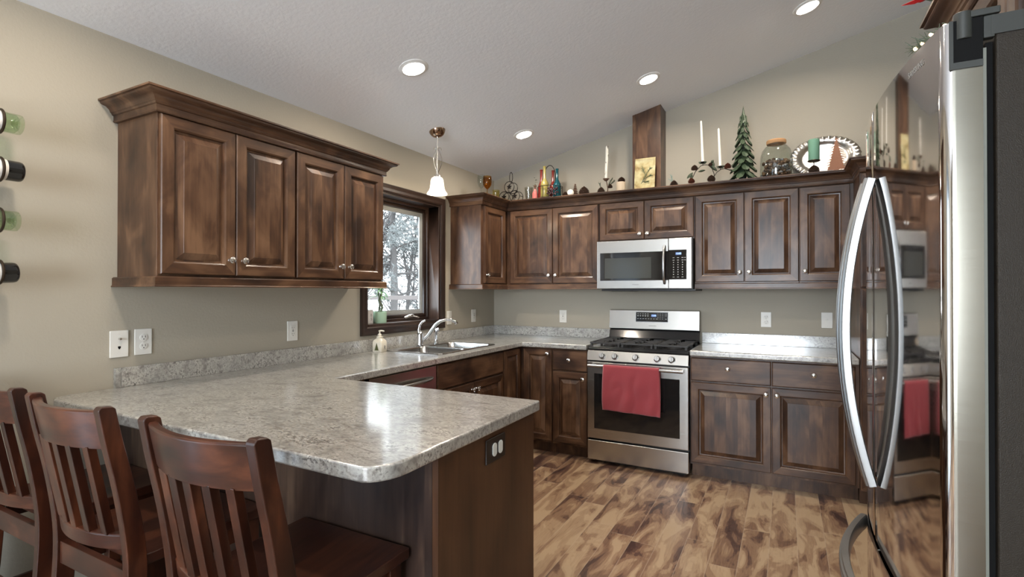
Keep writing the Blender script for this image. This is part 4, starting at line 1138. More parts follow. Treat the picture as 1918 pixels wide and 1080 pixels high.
for s in (-1,1):
    mb = MB(); pts = []
    for k in range(24):
        a = 2*PI*k/24; x = .0175*math.cos(a); z = .0175*math.sin(a)*1.25; pts.append((max(-.0135,min(.0135,x))+s*.0195+.006, z))
    mb.prism(pts, .0066, .0095); mb.xform(Matrix.Rotation(PI/2,4,'X')); obj('receptacle', mb, plain('white_receptacle_%s' % ('far' if s > 0 else 'near'),(.62,.64,.61),.35), t, bevel=.001)

# ---------------------------------------------------------------- window sill things
ZS = WZ0+.0162
t = thing('bamboo_plant', 'lucky bamboo stalks with green leaves in a mint green pot on the window sill', 'potted plant', (-.055,-1.585,ZS))
obj('pot', MB().lathe([(0,0),(.046,0),(.048,.004),(.050,.080),(.0505,.083),(.046,.083),(.045,.070),(0,.070)], n=28), M_POT, t)
random.seed(3)
for (a,b_,h) in ((-.012,.004,.17),(.012,-.006,.155),(.002,.012,.14)):
    s_ = MB(); pts = [(a*.6,b_*.6,.071),(a,b_,.09)]+[(a+.010*math.sin(k*1.1+a*90),b_+.008*math.cos(k),.09+h*k/6) for k in range(1,7)]
    s_.tube(pts, [.0075,.0075,.0068,.0072,.0066,.0070,.0062,.005], 8); obj('stalk', s_, M_STALK, t)
def leafs(n, org, L, spread, wid, rise, seed):
    random.seed(seed); mb = MB()
    for i in range(n):
        a = random.uniform(0,2*PI); el = random.uniform(.1,1.0); l = L*random.uniform(.6,1.1)
        o = Vector(org)+Vector((random.uniform(-1,1)*spread,random.uniform(-1,1)*spread,random.uniform(-.03,.05)))
        d = Vector((math.cos(a),math.sin(a),rise*el)).normalized(); sd = Vector((-math.sin(a),math.cos(a),0))
        prev = None; k = 6
        for q in range(k+1):
            s = q/k; p = o+d*l*s+Vector((0,0,-l*.55*s*s)); w_ = wid*math.sin(PI*min(.98,s*.9+.08))
            mb.v += [tuple(p-sd*w_),tuple(p+sd*w_+Vector((0,0,.0)))]
            if q: b0 = len(mb.v)-4; mb.f.append((b0,b0+1,b0+3,b0+2)); mb.m.append(0)
    return mb
for i,(o_,sd) in enumerate((((-.010,.004,.235),1),((.012,-.004,.21),2),((0,.012,.19),3))):
    obj('leaves', leafs(9, o_, .12, .008, .008, 1.0, sd), M_LEAF, t, solid=.0006, recalc=False, smooth=60)
t = thing('window_sign', 'small white wooden block with faint dark lettering behind the mint pot', 'sign', (-.07,-1.700,ZS), PI/2)
obj('board', MB().box(-.052,.052,-.010,.010,0,.100), plain('whitewashed_board',(.55,.54,.55),.6,bump=.2,bscale=90), t, bevel=.002)
for k,(c_,z) in enumerate((('B',.060),('S',.032))): text_mesh('lettering', c_, .030, Matrix.Translation((.032,-.0104,z)) @ Matrix.Rotation(PI/2,4,'X'), plain('grey_letter_%s' % 'abc'[k],(.13,.12,.13),.6), t, .0002)

# ---------------------------------------------------------------- wine rack on the left wall
rk = thing('wine_rack', 'dark bronze wall wine rack with rings, at the left edge of the photo', 'wine rack', (.012,-3.86,1.65))
r_ = MB()
r_.tube([(0,.0,-.42),(0,0,.45)], .007, 8); r_.box(-.0117,-.004,-.012,.012,-.40,-.36).box(-.0117,-.004,-.012,.012,.38,.42)
obj('post', r_, M_BRONZE, rk)
BT = [(1.945,-3.650,-.02,'green'),(1.772,-3.648,-.01,'dark'),(1.589,-3.658,-.02,'green'),(1.402,-3.662,.06,'dark')]
for i,(z,ye,tilt,kind) in enumerate(BT):
    rg = MB(); pts = [(.075+.042*math.cos(2*PI*k/28), .150, z-1.65+.042*math.sin(2*PI*k/28)) for k in range(28)]
    rg.tube(pts, .0045, 8, closed=True)
    rg.tube([(.0,.0,z-1.65+.0),(.012,.06,z-1.65+.025),(.033,.146,z-1.65+.006)], .004, 6); obj('ring', rg, M_BRONZE, rk)
    rg = MB(); pts = [(.075+.022*math.cos(2*PI*k/20), -.02, z-1.65+.022*math.sin(2*PI*k/20)) for k in range(20)]
    rg.tube(pts, .004, 6, closed=True); rg.tube([(0,0,z-1.65),(.03,-.01,z-1.65),(.053,-.02,z-1.65)], .004, 6); obj('ring', rg, M_BRONZE, rk)
lf = MB()
lf.tube([(.0,.05,.36),(.02,.085,.38),(.04,.125,.372),(.055,.148,.385),(.045,.150,.40),(.038,.146,.39)], .005, 6); obj('scroll', lf, M_BRONZE, rk)
blab = {0:'clear green wine bottle, topmost in the wall rack', 1:'dark wine bottle with white label, upper of the two dark ones in the rack', 2:'clear green wine bottle, third down in the wall rack', 3:'dark wine bottle with a printed label, lowest in the wall rack'}
M_WINE = plain('dark_bottle_glass',(.010,.010,.010),.06,0,.7)
M_LABEL = plain('paper_label',(.72,.70,.66),.6)
for i,(z,ye,tilt,kind) in enumerate(BT):
    t = thing('wine_bottle', blab[i], 'wine bottle', (.087,ye,z), 0, 'wine bottles in the wall rack')
    M = Matrix.Rotation(tilt,4,'X')
    if kind == 'green':
        pr = [(.004,-.020),(.022,-.004),(.031,-.0005),(.0355,-.004),(.0365,-.012),(.0365,-.165),(.032,-.190),(.016,-.215),(.0135,-.290),(.012,-.290),(.012,-.215),(.030,-.185),(.0335,-.165),(.0335,-.020),(.025,-.012),(.004,-.030)]
    else:
        pr = [(0,-.014),(.020,-.006),(.031,0),(.0355,-.004),(.0370,-.012),(.0370,-.165),(.032,-.190),(.016,-.215),(.0135,-.290),(0,-.290)]
    obj('glass', MB().lathe(pr, axis='y', n=28, M=M), M_TGREEN if kind == 'green' else M_WINE, t)
    obj('label', MB().lathe([(.0374,-.062),(.0374,-.145)] if kind == 'green' else [(.0374,-.048),(.0374,-.130)], axis='y', n=28, M=M), M_LABEL, t, recalc=False)

# ---------------------------------------------------------------- decorations on the cabinet tops (they stand on the dust boards at z = 2.15)
ZT = 2.1503
def pinecone(mb, c, r, h, n=9, m=9, mi=0):
    mb.lathe([(0,0),(r*.45,h*.08),(r*.6,h*.35),(r*.35,h*.75),(0,h*.97)], c, n=10, mi=mi)
    for j in range(n):
        f = j/(n-1); z = h*(.04+.88*f); rad = 1.2*r*math.sin(PI*(.28+.70*f))**.7*(1-.12*f)
        for k in range(m):
            a = 2*PI*(k+.5*(j%2))/m; s = .34*r*(1-.45*f)
            d = Vector((math.cos(a),math.sin(a),0)); e = Vector((-math.sin(a),math.cos(a),0)); o = Vector(c)+Vector((0,0,z))
            i_ = o+d*rad*.35; tip = o+d*rad+Vector((0,0,h*.05))
            mb.add([tuple(i_-e*s*.5),tuple(tip-e*s),tuple(tip+d*s*.25+Vector((0,0,-h*.015))),tuple(tip+e*s),tuple(i_+e*s*.5),tuple(i_+Vector((0,0,-h*.07)))],
                   [(0,1,2,3,4),(0,5,1),(1,5,2),(2,5,3),(3,5,4)], mi)
    return mb
def cone_thing(label, x, y, r, h, mat=M_CONE, group='pinecones on the cabinet tops', z=ZT):
    t = tag(obj('pinecone', pinecone(MB(),(0,0,0),r,h), mat, smooth=0, recalc=False), label, 'pinecone', group)
    t.location = (x,y,z); return t
def goblet(label, x, y, h, r, mat, nm='wine_glass', stem=.4):
    t = thing(nm, label, 'glass', (x,y,ZT), 0)
    hs = h*stem
    obj('foot', MB().lathe([(0,0),(r*.8,0),(r*.8,.002),(.006,.006),(.004,.012),(.0035,hs),(0,hs)], n=24), mat, t)
    pr = [(.002,hs),(r*.55,hs+.10*h),(r*.92,hs+.22*h),(r,hs+.34*h),(r*.97,hs+.48*h),(r*.90,h)]
    obj('bowl', MB().lathe(pr+[(p[0]-.0018,p[1]+.001) for p in pr[::-1]][:-1]+[(.0005,hs+.004)], n=28), mat, t)
    return t
goblet('clear stemmed wine glass on the corner cabinet, left of the amber one', .215,-.600, .205,.034, M_TGLASS)
goblet('amber stemmed wine goblet on the corner cabinet', .262,-.575, .195,.040, M_TAMBER)
t = thing('votive_glass', 'small yellow-green glass tumbler right of the amber goblet', 'glass', (.250,-.400,ZT))
obj('cup', MB().lathe([(0,0),(.030,0),(.032,.003),(.033,.105),(.030,.105),(.029,.008),(0,.008)], n=24), M_TYG, t)
# scroll rack
t = thing('wrought_iron_wine_rack', 'black wrought iron table rack of rings with grape leaf ornaments', 'rack', (.345,-.285,ZT))
r_ = MB()
def ring_(mb, cx, cz, R, y, tr=.0035, sx=1.0):
    mb.tube([(cx+R*sx*math.cos(2*PI*k/30),y,cz+R*math.sin(2*PI*k/30)) for k in range(30)], tr, 6, closed=True)
for y in (-.035,.035):
    ring_(r_, -.055,.052,.050,y); ring_(r_, .055,.052,.050,y); ring_(r_, 0,.140,.050,y)
for (cx,cz) in ((-.055,.102),(.055,.102),(0,.190),(-.105,.052),(.105,.052)): r_.tube([(cx,-.035,cz),(cx,.035,cz)], .003, 6)
r_.tube([(-.055,-.035,.003),(.055,-.035,.003)], .003, 6); r_.tube([(-.055,.035,.003),(.055,.035,.003)], .003, 6)
obj('rings', r_, M_IRONB, t)
hm = MB(); ring_(hm, 0,.235,.046,0,.0035,.34); obj('handle', hm, M_IRONB, t)
for (cx,cz) in ((-.055,.052),(.055,.052),(0,.140)):
    g = MB()
    pts = []
    for k in range(20):
        a = 2*PI*k/20; R = .019*(1+.35*math.cos(5*a)); pts.append((cx+R*math.sin(a), cz+R*math.cos(a)))
    g.prism(pts, .033, .038); g.xform(Matrix(((1,0,0,0),(0,0,-1,0),(0,1,0,0),(0,0,0,1))))
    g.tube([(cx,-.0355,cz-.018),(cx+.003,-.0355,cz-.035),(cx,-.0355,cz-.047)], .0022, 5)
    obj('grape_leaf', g, M_IRONB, t, smooth=0)
# tumbler and pink figurine
t = thing('frosted_tumbler', 'frosted clear glass tumbler between the iron rack and the coloured bottles', 'glass', (.530,-.290,ZT))
obj('cup', MB().lathe([(0,0),(.028,0),(.029,.004),(.040,.122),(.037,.122),(.027,.010),(0,.010)], n=24), thin_glass('frosted_thin_glass',(.80,.80,.77),2.2), t)
t = thing('pink_glass_decanter', 'small pink glass bottle figure with dark stopper left of the coloured bottles', 'ornament', (.597,-.300,ZT))
obj('bottle', MB().lathe([(0,0),(.024,0),(.026,.005),(.026,.060),(.018,.078),(.012,.086),(.012,.100),(0,.100)], n=20), plain('pink_glass',(.55,.16,.15),.15,trans=.3), t)
obj('stopper', MB().lathe([(0,.1005),(.013,.1005),(.011,.108),(.006,.114),(.012,.122),(.013,.133),(0,.140)], n=16), M_CONE, t)
obj('bow', leafs(7,(0,0,.150),.035,.003,.006,1.4,8), M_TIN, t, solid=.001, recalc=False)
# coloured bottles in a wire carrier
def cbottle(label, x, y, h, r, mat, nr=.012):
    t = tag(obj('glass_bottle', MB().lathe([(0,.004),(r*.9,.004),(r,.010),(r,h*.40),(r*.92,h*.48),(r*.6,h*.56),(nr,h*.63),(nr,h*.96),(nr+.002,h*.965),(nr+.002,h*.99),(nr-.002,h),(0,h)], n=28), mat), label, 'bottle', 'coloured glass bottles in a wire carrier')
    t.location = (x,y,ZT+.003); return t
BC = (.735,-.285)
cbottle('yellow glass bottle in the wire carrier, the front one', BC[0]-.030, BC[1]-.047, .283, .036, M_YEL)
cbottle('left red glass bottle in the wire carrier', BC[0]-.085, BC[1]+.005, .270, .030, M_REDG)
cbottle('right red glass bottle behind the yellow one', BC[0]+.004, BC[1]+.060, .266, .030, M_REDG)
cbottle('teal glass bottle in the wire carrier, rightmost', BC[0]+.068, BC[1]+.004, .262, .036, M_TEAL)
t = thing('wire_bottle_carrier', 'black wire carrier with arched handle holding four coloured bottles', 'carrier', (BC[0],BC[1],ZT))
cr = MB()
for z in (.004,.105):
    cr.tube([(.118*math.cos(2*PI*k/40)*.95,.105*math.sin(2*PI*k/40),z) for k in range(40)], .0026, 6, closed=True)
for k in range(6):
    a = 2*PI*k/6+.3; cr.tube([(.112*math.cos(a),.105*math.sin(a),.003),(.112*math.cos(a),.105*math.sin(a),.106)], .0024, 6)
cr.tube([(-.112,0,.003),(.112,0,.003)], .0024, 6); cr.tube([(0,-.105,.003),(0,.105,.003)], .0024, 6)
obj('basket', cr, M_IRONB, t)
obj('handle', MB().tube([(-.0,-.018,.004),(-.030,-.012,.15)]+[(-.05+.05*(1-math.cos(PI*k/14)),-.012+.02*k/14,.20+.10*math.sin(PI*k/14)) for k in range(15)]+[(.045,.014,.13),(.0,.0165,.004)], .0035, 6), M_IRONB, t)
gr = MB(); random.seed(5)
for k in range(26): gr.sphere((.075+random.uniform(-.045,.040),-.100+random.uniform(-.022,.012),.020+random.uniform(0,.062)), .0095, 8, 6)
obj('grape_cluster', gr, plain('dark_grapes',(.035,.012,.014),.25), t)
cone_thing('small pinecone just right of the coloured bottles', .890,-.300, .026, .052)
def tiered_tree():
    mb = MB()
    for k in range(8):
        r = .034*(1-k/9.5); z = .004+k*.0145
        mb.lathe([(0,z),(r,z),(r*.9,z+.004),(r*.35,z+.012),(0,z+.012)], n=16)
    return mb
t = tag(obj('wooden_tree', tiered_tree(), M_CONE, smooth=30), 'small tiered cone-shaped tree ornament beside a white ball', 'ornament'); t.location = (.968,-.270,ZT)
t = tag(obj('snowball_ornament', MB().sphere((0,0,.028),.028,18,12), M_WAX), 'white ball ornament in front of the small tiered tree', 'ornament'); t.location = (.955,-.345,ZT)
cone_thing('broad dark pinecone standing right of the white ball', 1.056,-.290, .040, .085)
# birch candle and holder
def sprig(mb, o, d, L, n, seed, w=.0018):
    random.seed(seed); o = Vector(o); d = Vector(d).normalized()
    mb.tube([tuple(o),tuple(o+d*L*.5+Vector((0,0,.002))),tuple(o+d*L)], .0016, 5)
    for i in range(n):
        s = random.uniform(.15,1); p = o+d*L*s
        q = (d*1.0+Vector((random.uniform(-1,1),random.uniform(-1,1),random.uniform(-.6,1)))*.75).normalized()
        mb.tube([tuple(p),tuple(p+q*L*.42)], [w,w*.4], 3, cap=False)
    return mb
t = thing('birch_candle_holder', 'tall slim birch-bark candle on a twig holder with pine sprigs', 'candle holder', (1.255,-.285,ZT))
def mat_birch():
    m, nt, b = new_mat('birch_bark_white'); L = nt.links
    tc = N(nt,'ShaderNodeTexCoord'); mp = N(nt,'ShaderNodeMapping'); mp.inputs['Scale'].default_value = (30,30,16); L.new(tc.outputs['Object'], mp.inputs[0])
    nz = N(nt,'ShaderNodeTexNoise'); nz.inputs['Scale'].default_value = 1; nz.inputs['Detail'].default_value = 2; L.new(mp.outputs[0], nz.inputs['Vector'])
    r = ramp(nt, [(.41,(.05,.035,.025)),(.46,(.62,.60,.54)),(1,(.78,.76,.70))]); L.new(nz.outputs['Fac'], r.inputs[0]); L.new(r.outputs[0], b.inputs['Base Color']); b.inputs['Roughness'].default_value = .7
    return m
M_BIR = mat_birch()
obj('candle', MB().tube([(-.006,0,.128),(-.005,0,.20),(0,0,.28),(.003,0,.36),(.002,0,.402)], [.0105,.012,.0125,.0135,.0115], 12), M_BIR, t)
hb = MB().lathe([(0,.118),(.010,.110),(.024,.124),(.026,.130),(.020,.1275),(0,.1275)], (-.006,0,0), n=16)
hb.tube([(-.006,0,.12),(.004,0,.08),(.010,0,.045),(.006,0,.0)], .004, 6); hb.tube([(.010,0,.045),(.030,-.01,.085)], .003, 5); hb.lathe([(0,0),(.022,0),(.018,.005),(0,.006)], (.006,0,0), n=14)
obj('twig_stem', hb, M_CONE, t)
for (o_,d_,l_,n_,s_) in (((.012,-.01,.05),(.5,-.1,1),.07,26,1),((.02,-.01,.06),(1,0,.9),.055,22,2),((-.045,-.01,.045),(-.3,0,1),.05,18,3)): obj('pine_sprig', sprig(MB(),o_,d_,l_,n_,s_), M_NEED, t, recalc=False)
obj('pinecone', pinecone(MB(),(-.045,-.012,0),.028,.064), M_CONE, t, smooth=0, recalc=False)
obj('pinecone', pinecone(MB(),(.034,-.012,.045),.017,.035), M_CONE, t, smooth=0, recalc=False)
# short wide votive with a pinecone on top
t = thing('birch_votive', 'short pale birch votive cup', 'candle holder', (1.378,-.290,ZT))
obj('cup', MB().lathe([(0,0),(.036,0),(.037,.003),(.037,.086),(.033,.086),(.032,.070),(0,.070)], n=24), plain('pale_birch',(.50,.41,.30),.6), t)
cone_thing('round pinecone sitting on the pale birch votive', 1.383,-.290, .026, .044, z=ZT+.0865)
# decorated plate leaning on the duct
def mat_plate():
    m, nt, b = new_mat('amber_glazed_plate'); L = nt.links
    tc = N(nt,'ShaderNodeTexCoord'); nz = N(nt,'ShaderNodeTexNoise'); nz.inputs['Scale'].default_value = 14; nz.inputs['Detail'].default_value = 4; L.new(tc.outputs['Object'], nz.inputs['Vector'])
    r = ramp(nt, [(.30,(.17,.10,.04)),(.42,(.34,.28,.14)),(.6,(.46,.42,.25)),(.8,(.50,.47,.32))]); L.new(nz.outputs['Fac'], r.inputs[0]); L.new(r.outputs[0], b.inputs['Base Color']); b.inputs['Roughness'].default_value = .15
    return m
t = thing('decorative_glass_plate', 'amber rectangular plate with a pine branch design leaning on the duct column', 'plate', (1.575,-.300,ZT))
PM = Matrix.Translation((0,0,.004)) @ Matrix.Rotation(-.16,4,'X')
pw, ph = .082, .265
pm = MB()
def platef(u,v):
    x = -pw+2*pw*u; z = ph*v; e = max(abs(2*u-1),abs(2*v-1)); return (x, -.012*max(0,(e-.72)/.28)**1.5, z)
pm.grid(17,25,platef); pm.xform(PM); obj('plate_body', pm, mat_plate(), t, solid=.005, smooth=60)
pm = MB(); random.seed(4)
br = [((-.030,.05),(.005,.12)),((.005,.12),(-.022,.185)),((.005,.12),(.040,.175)),((-.01,.09),(.045,.115)),((-.02,.07),(.02,.065))]
for (a,b_) in br:
    pm.tube([(a[0],-.005,a[1]),(b_[0],-.005,b_[1])], .0016, 5)
    for k in range(26):
        s = random.uniform(.25,1.05); x = a[0]+(b_[0]-a[0])*s; z = a[1]+(b_[1]-a[1])*s
        an = math.atan2(b_[1]-a[1],b_[0]-a[0])+random.uniform(-.9,.9); l = random.uniform(.014,.026)
        pm.tube([(x,-.0048,z),(x+l*math.cos(an),-.0048,z+l*math.sin(an))], [.0012,.0006], 3, cap=False)
pm.xform(PM); obj('pine_branch_design', pm, plain('plate_green',(.075,.095,.045),.4), t, recalc=False)
pm = MB().tube([(-.022,-.005,.062),(-.005,-.005,.078),(.012,-.005,.095)], [.003,.009,.004], 8, flat=.3); pm.xform(PM); obj('pinecone_design', pm, plain('plate_pale_leaf',(.50,.47,.36),.4), t)
# sprig pinecone right of the duct
t = thing('pinecone_with_sprig', 'dark pinecone with a frosted sprig just right of the duct column', 'pinecone', (1.806,-.300,ZT), 0, 'pinecones on the cabinet tops')
obj('cone', pinecone(MB(),(0,0,0),.027,.060), M_CONE, t, smooth=0, recalc=False)
sg = MB(); sprig(sg,(-.008,0,.05),(-.3,0,1),.050,24,7); sprig(sg,(-.010,0,.045),(-1,0,.8),.035,14,8); obj('sprig', sg, plain('frosted_needles',(.22,.30,.27),.7), t, recalc=False)
# wire arch candelabra with pinecones
t = thing('pinecone_candelabra', 'curved dark wire candle stand with leaves and pinecones', 'candle holder', (2.060,-.290,ZT))
AX = 0.0
def P(u,v):   # photo-like layout in the local xz plane, metres
    return (u, 0, v)
w_ = MB()
w_.tube([P(-.130,.004),P(-.118,.06),P(-.095,.110),P(-.055,.150),P(-.030,.156),P(0,.150),P(.028,.118),P(.042,.075),P(.042,.004)], .0028, 6)
w_.tube([P(.042,.060),P(.060,.088),P(.090,.108),P(.115,.110),P(.145,.098),P(.190,.075),P(.198,.040),P(.200,.004)], .0028, 6)
w_.tube([P(.042,.004),(.042,.06,.003)], .003, 6); w_.tube([P(-.130,.004),(-.13,.05,.003)], .003, 6); w_.tube([P(.200,.004),(.20,.05,.003)], .003, 6)
w_.tube([(.042,-.05,.003),(.042,.06,.003)], .003, 6)
for (u,v) in ((-.072,.178),(.046,.120)): pass
w_.lathe([(0,.166),(.010,.166),(.020,.178),(.017,.180),(0,.180)], (-.040,0,0), n=12); w_.tube([P(-.040,.155),P(-.040,.168)], .003, 5)
w_.lathe([(0,.118),(.010,.118),(.020,.130),(.017,.132),(0,.132)], (.086,0,0), n=12); w_.tube([P(.086,.106),P(.086,.120)], .003, 5)
obj('wire_frame', w_, M_IRONB, t)
for (u,v,r,m_) in ((-.100,.120,.022,M_CONE),(-.123,.022,.022,M_CONER),(.022,.022,.026,M_CONE),(.138,.108,.022,M_CONER),(.016,.140,.014,M_CONE)):
    obj('pinecone', pinecone(MB(),(u,-.008,v),r,r*1.9), m_, t, smooth=0, recalc=False)
def leaf2(mb, u, v, a, l, w2):
    n = 8; vs = []
    for k in range(n+1):
        s = k/n; cx = u+l*s*math.cos(a); cz = v+l*s*math.sin(a); hw_ = w2*math.sin(PI*s)**.8
        vs += [(cx-hw_*math.sin(a),-.006-.006*math.sin(PI*s),cz+hw_*math.cos(a)),(cx+hw_*math.sin(a),-.004,cz-hw_*math.cos(a))]
    mb.add(vs, [(2*k,2*k+1,2*k+3,2*k+2) for k in range(n)]); return mb
lm = MB()
for (u,v,a,l,w2) in ((-.110,.105,-2.4,.065,.012),(-.115,.09,-1.9,.055,.010),(-.075,.105,.15,.055,.008),(-.045,.165,2.6,.030,.009),(-.04,.165,.4,.032,.009),(-.040,.165,1.5,.022,.008),(.012,.150,-.8,.075,.012),(.020,.160,.9,.03,.010),(.030,.115,1.4,.055,.011),(.086,.116,2.6,.032,.009),(.086,.116,.5,.034,.009),(.086,.118,1.4,.026,.008),(.15,.098,-.5,.05,.007)): leaf2(lm,u,v,a,l,w2)
obj('leaves', lm, M_NEED, t, solid=.0008, recalc=False, smooth=60)
def taper(label, x, z, h, lean):
    c = tag(obj('taper_candle', MB().tube([(0,0,0),(lean*.5,0,h*.5),(lean,0,h*.975),(lean,0,h)], [.0105,.0090,.0070,.002], 14), M_WAX), label, 'candle', 'white taper candles')
    c.location = (x,-.290,z); return c
taper('left white taper candle, the taller-standing one', 2.020, ZT+.1805, .318, -.012)
taper('right white taper candle, standing lower', 2.146, ZT+.1325, .290, -.012)
# tin fir tree
t = thing('tin_fir_tree', 'green painted metal fir tree standing between the candles and the glass jar', 'ornament', (2.305,-.280,ZT))
tm = MB(); random.seed(9); H = .560
obj('trunk', MB().lathe([(0,0),(.020,0),(.012,.10),(.004,H*.97),(0,H)], n=10), M_TIND, t)
tiers = 10
for j in range(tiers):
    f = j/tiers; z = .020+H*.86*f**.93; R = .088*(1-f)**.80+.014; L = .080*(1-f*.45)
    n = 7 if j < 4 else 6
    for k in range(n):
        a = 2*PI*(k+.5*(j%2))/n+random.uniform(-.1,.1); d = Vector((math.cos(a),math.sin(a),0)); e = Vector((-math.sin(a),math.cos(a),0))
        top = Vector((0,0,z+L))+d*.006; tip = Vector((0,0,z-.010))+d*R; wd = R*.44
        mid = (top+tip)/2+d*.004+Vector((0,0,.004)); 
        tm.add([tuple(top),tuple(mid-e*wd*.62+Vector((0,0,-.006))),tuple(tip-e*wd*.55+Vector((0,0,.010))-d*.006),tuple(tip),tuple(tip+e*wd*.55+Vector((0,0,.010))-d*.006),tuple(mid+e*wd*.62+Vector((0,0,-.006))),tuple(mid+d*.006)],
               [(0,1,6),(0,6,5),(1,2,3,6),(6,3,4,5)])
obj('branches', tm, M_TIN, t, solid=.0012, recalc=False, smooth=0)
obj('tip', MB().lathe([(0,H+.008),(.006,H-.03),(.016,H-.08),(.030,H-.130),(.012,H-.125),(0,H-.125)], n=8), M_TIN, t, smooth=0)
# glass jar with potpourri
t = thing('glass_jar', 'large clear glass jar with cork lid on the cabinet top', 'jar', (2.523,-.270,ZT))
jp = [(0,.002),(.085,.002),(.103,.006),(.108,.020),(.108,.120),(.105,.165),(.094,.205),(.074,.232),(.060,.240),(.060,.252)]
obj('glass', MB().lathe(jp+[(r-.003,z) for r,z in jp[::-1] if r > .01]+[(0,.006)], n=40), M_TGLASS, t)
obj('cork_lid', MB().lathe([(0,.2525),(.063,.2525),(.065,.256),(.065,.276),(.061,.281),(0,.282)], n=30), M_CORK, t)
sh_ = MB(); random.seed(11)
for k in range(330):
    a = random.uniform(0,2*PI); r = .092*math.sqrt(random.random()); z = .018+.140*random.random()
    if z > .135+.02*math.sin(a): continue
    s = random.uniform(.009,.016)
    R_ = Matrix.Translation((r*math.cos(a),r*math.sin(a),z)) @ Matrix.Rotation(random.uniform(0,6),4,Vector((random.random(),random.random(),random.random()+.1)).normalized())
    m_ = MB(); m_.lathe([(0,-s),(s*.7,-s*.5),(s*.9,0),(s*.5,s*.7),(0,s)], n=7); m_.xform(R_); sh_.add(m_.v, m_.f, k%3)
o = obj('potpourri', sh_, [M_CONE, plain('acorn_tan',(.13,.065,.03),.5), plain('pale_glass_bead',(.30,.29,.31),.15,.5)], smooth=60)
o.location = (2.523,-.270,ZT); tag(o, 'pinecones, nuts and silvery beads filling the glass jar', 'potpourri', kind='stuff')
# oval silver tray
t = thing('silver_tray', 'large oval hammered silver tray with crimped rim leaning on the back wall', 'tray', (2.835,-.118,ZT))
TM_ = Matrix.Translation((0,0,.003)) @ Matrix.Rotation(-.30,4,'X')
def trayf(u, v):
    a = 2*PI*u; rr = v
    A, B = .222, .165
    rim = 1+.018*math.sin(a*34)*max(0,(rr-.86)/.14)
    prof = 0 if rr < .66 else (-.024*((rr-.66)/.12) if rr < .78 else -.024-.004*math.sin((rr-.78)/.22*PI) + .009*math.sin(a*34)*max(0,(rr-.84)/.16))
    return (A*rr*rim*math.cos(a), prof, B+B*rr*rim*math.sin(a))
tr = MB(); tr.grid(273, 22, lambda u,v: trayf(u,v)); tr.xform(TM_)
obj('tray_body', tr, M_SILVER, t, solid=.003, smooth=60)
# pillar candle on a pinecone stand
t = thing('pillar_candle_stand', 'metal plate on a pinecone holding up the green pillar candle', 'candle holder', (2.756,-.350,ZT))
obj('dish', MB().lathe([(0,.080),(.034,.080),(.041,.086),(.040,.088),(.034,.0835),(0,.0835)], n=26), M_BRONZE, t)
obj('pinecone', pinecone(MB(),(0,0,.002),.030,.058), M_CONE, t, smooth=0, recalc=False)
obj('spike', MB().tube([(0,0,.05),(0,0,.081)], .003, 6), M_BRONZE, t)
c = tag(obj('pillar_candle', MB().lathe([(0,0),(.034,0),(.035,.002),(.035,.146),(.033,.148),(.030,.145),(0,.142)], n=28), M_GWAX), 'sage green pillar candle in front of the silver tray', 'candle'); c.location = (2.756,-.350,ZT+.0845)
# copper tree silhouette on a foot
t = thing('copper_tree_ornament', 'flat rusty copper pine tree cut-out standing in front of the silver tray', 'ornament', (2.888,-.352,ZT))
pts = []; random.seed(2); n = 12
for k in range(n):
    z = .225-.205*k/n; w0 = .002+.066*(k/n)**.95
    pts += [(w0*.62, z), (w0+.012+random.uniform(-.004,.006), z-.015-.004*random.random()), (w0*.70, z-.008)]
L_side = [(-x*random.uniform(.88,1.08),z+random.uniform(-.003,.003)) for x,z in pts]
poly = [(0,.240)]+pts+[(.055,.012),(.012,.010),(.012,.0),(-.012,.0),(-.012,.010),(-.055,.012)]+L_side[::-1]
m_ = MB(); vs = [(x,-.0015,z) for x,z in poly]; k = len(vs)
m_.add(vs+[(x,.0015,z) for x,z in poly], [tuple(range(k)),tuple(range(2*k-1,k-1,-1))]+[(i,i+k,(i+1)%k+k,(i+1)%k) for i in range(k)])
obj('tree_cutout', m_, M_COPPER, t, smooth=0)
obj('foot', MB().box(-.030,.030,-.020,.020,-.0,.0) if False else MB().box(-.030,.030,-.022,-.0016,0,.004).box(-.030,.030,.0016,.022,0,.004), M_COPPER, t, smooth=0)

# on the cabinet over the refrigerator and on the refrigerator
t = thing('poinsettia', 'red artificial poinsettia hanging over the crown above the refrigerator', 'flower', (2.985,-2.600,ZT))
pz = MB(); random.seed(12)
for k in range(11):
    a = 2*PI*k/11+random.uniform(-.2,.2); el = random.uniform(-.1,.7); l = random.uniform(.035,.060)
    d = Vector((math.cos(a)*math.cos(el),math.sin(a)*math.cos(el),math.sin(el))); e = Vector((-math.sin(a),math.cos(a),0)); o_ = Vector((-.042,0,.032))
    pz.add([tuple(o_),tuple(o_+d*l*.45-e*l*.24),tuple(o_+d*l),tuple(o_+d*l*.45+e*l*.24),tuple(o_+d*l*.45+Vector((0,0,-.006)))],[(0,1,4),(1,2,4),(2,3,4),(3,0,4)])
obj('petals', pz, M_RED, t, solid=.001, recalc=False, smooth=0)
obj('stem', MB().tube([(-.042,0,.032),(-.02,.0,.020),(.0,0,.004),(.04,0,.004)], .0035, 6), M_NEED, t)
obj('berries', MB().sphere((-.047,.004,.037),.005).sphere((-.040,-.006,.038),.005).sphere((-.052,-.004,.036),.005), M_GOLD, t)  # berries are no lamps but glow with the fairy light emission
t = thing('lighted_garland', 'green pine sprig with warm fairy lights lying on the refrigerator top', 'garland', (2.838,-3.285,1.7845))
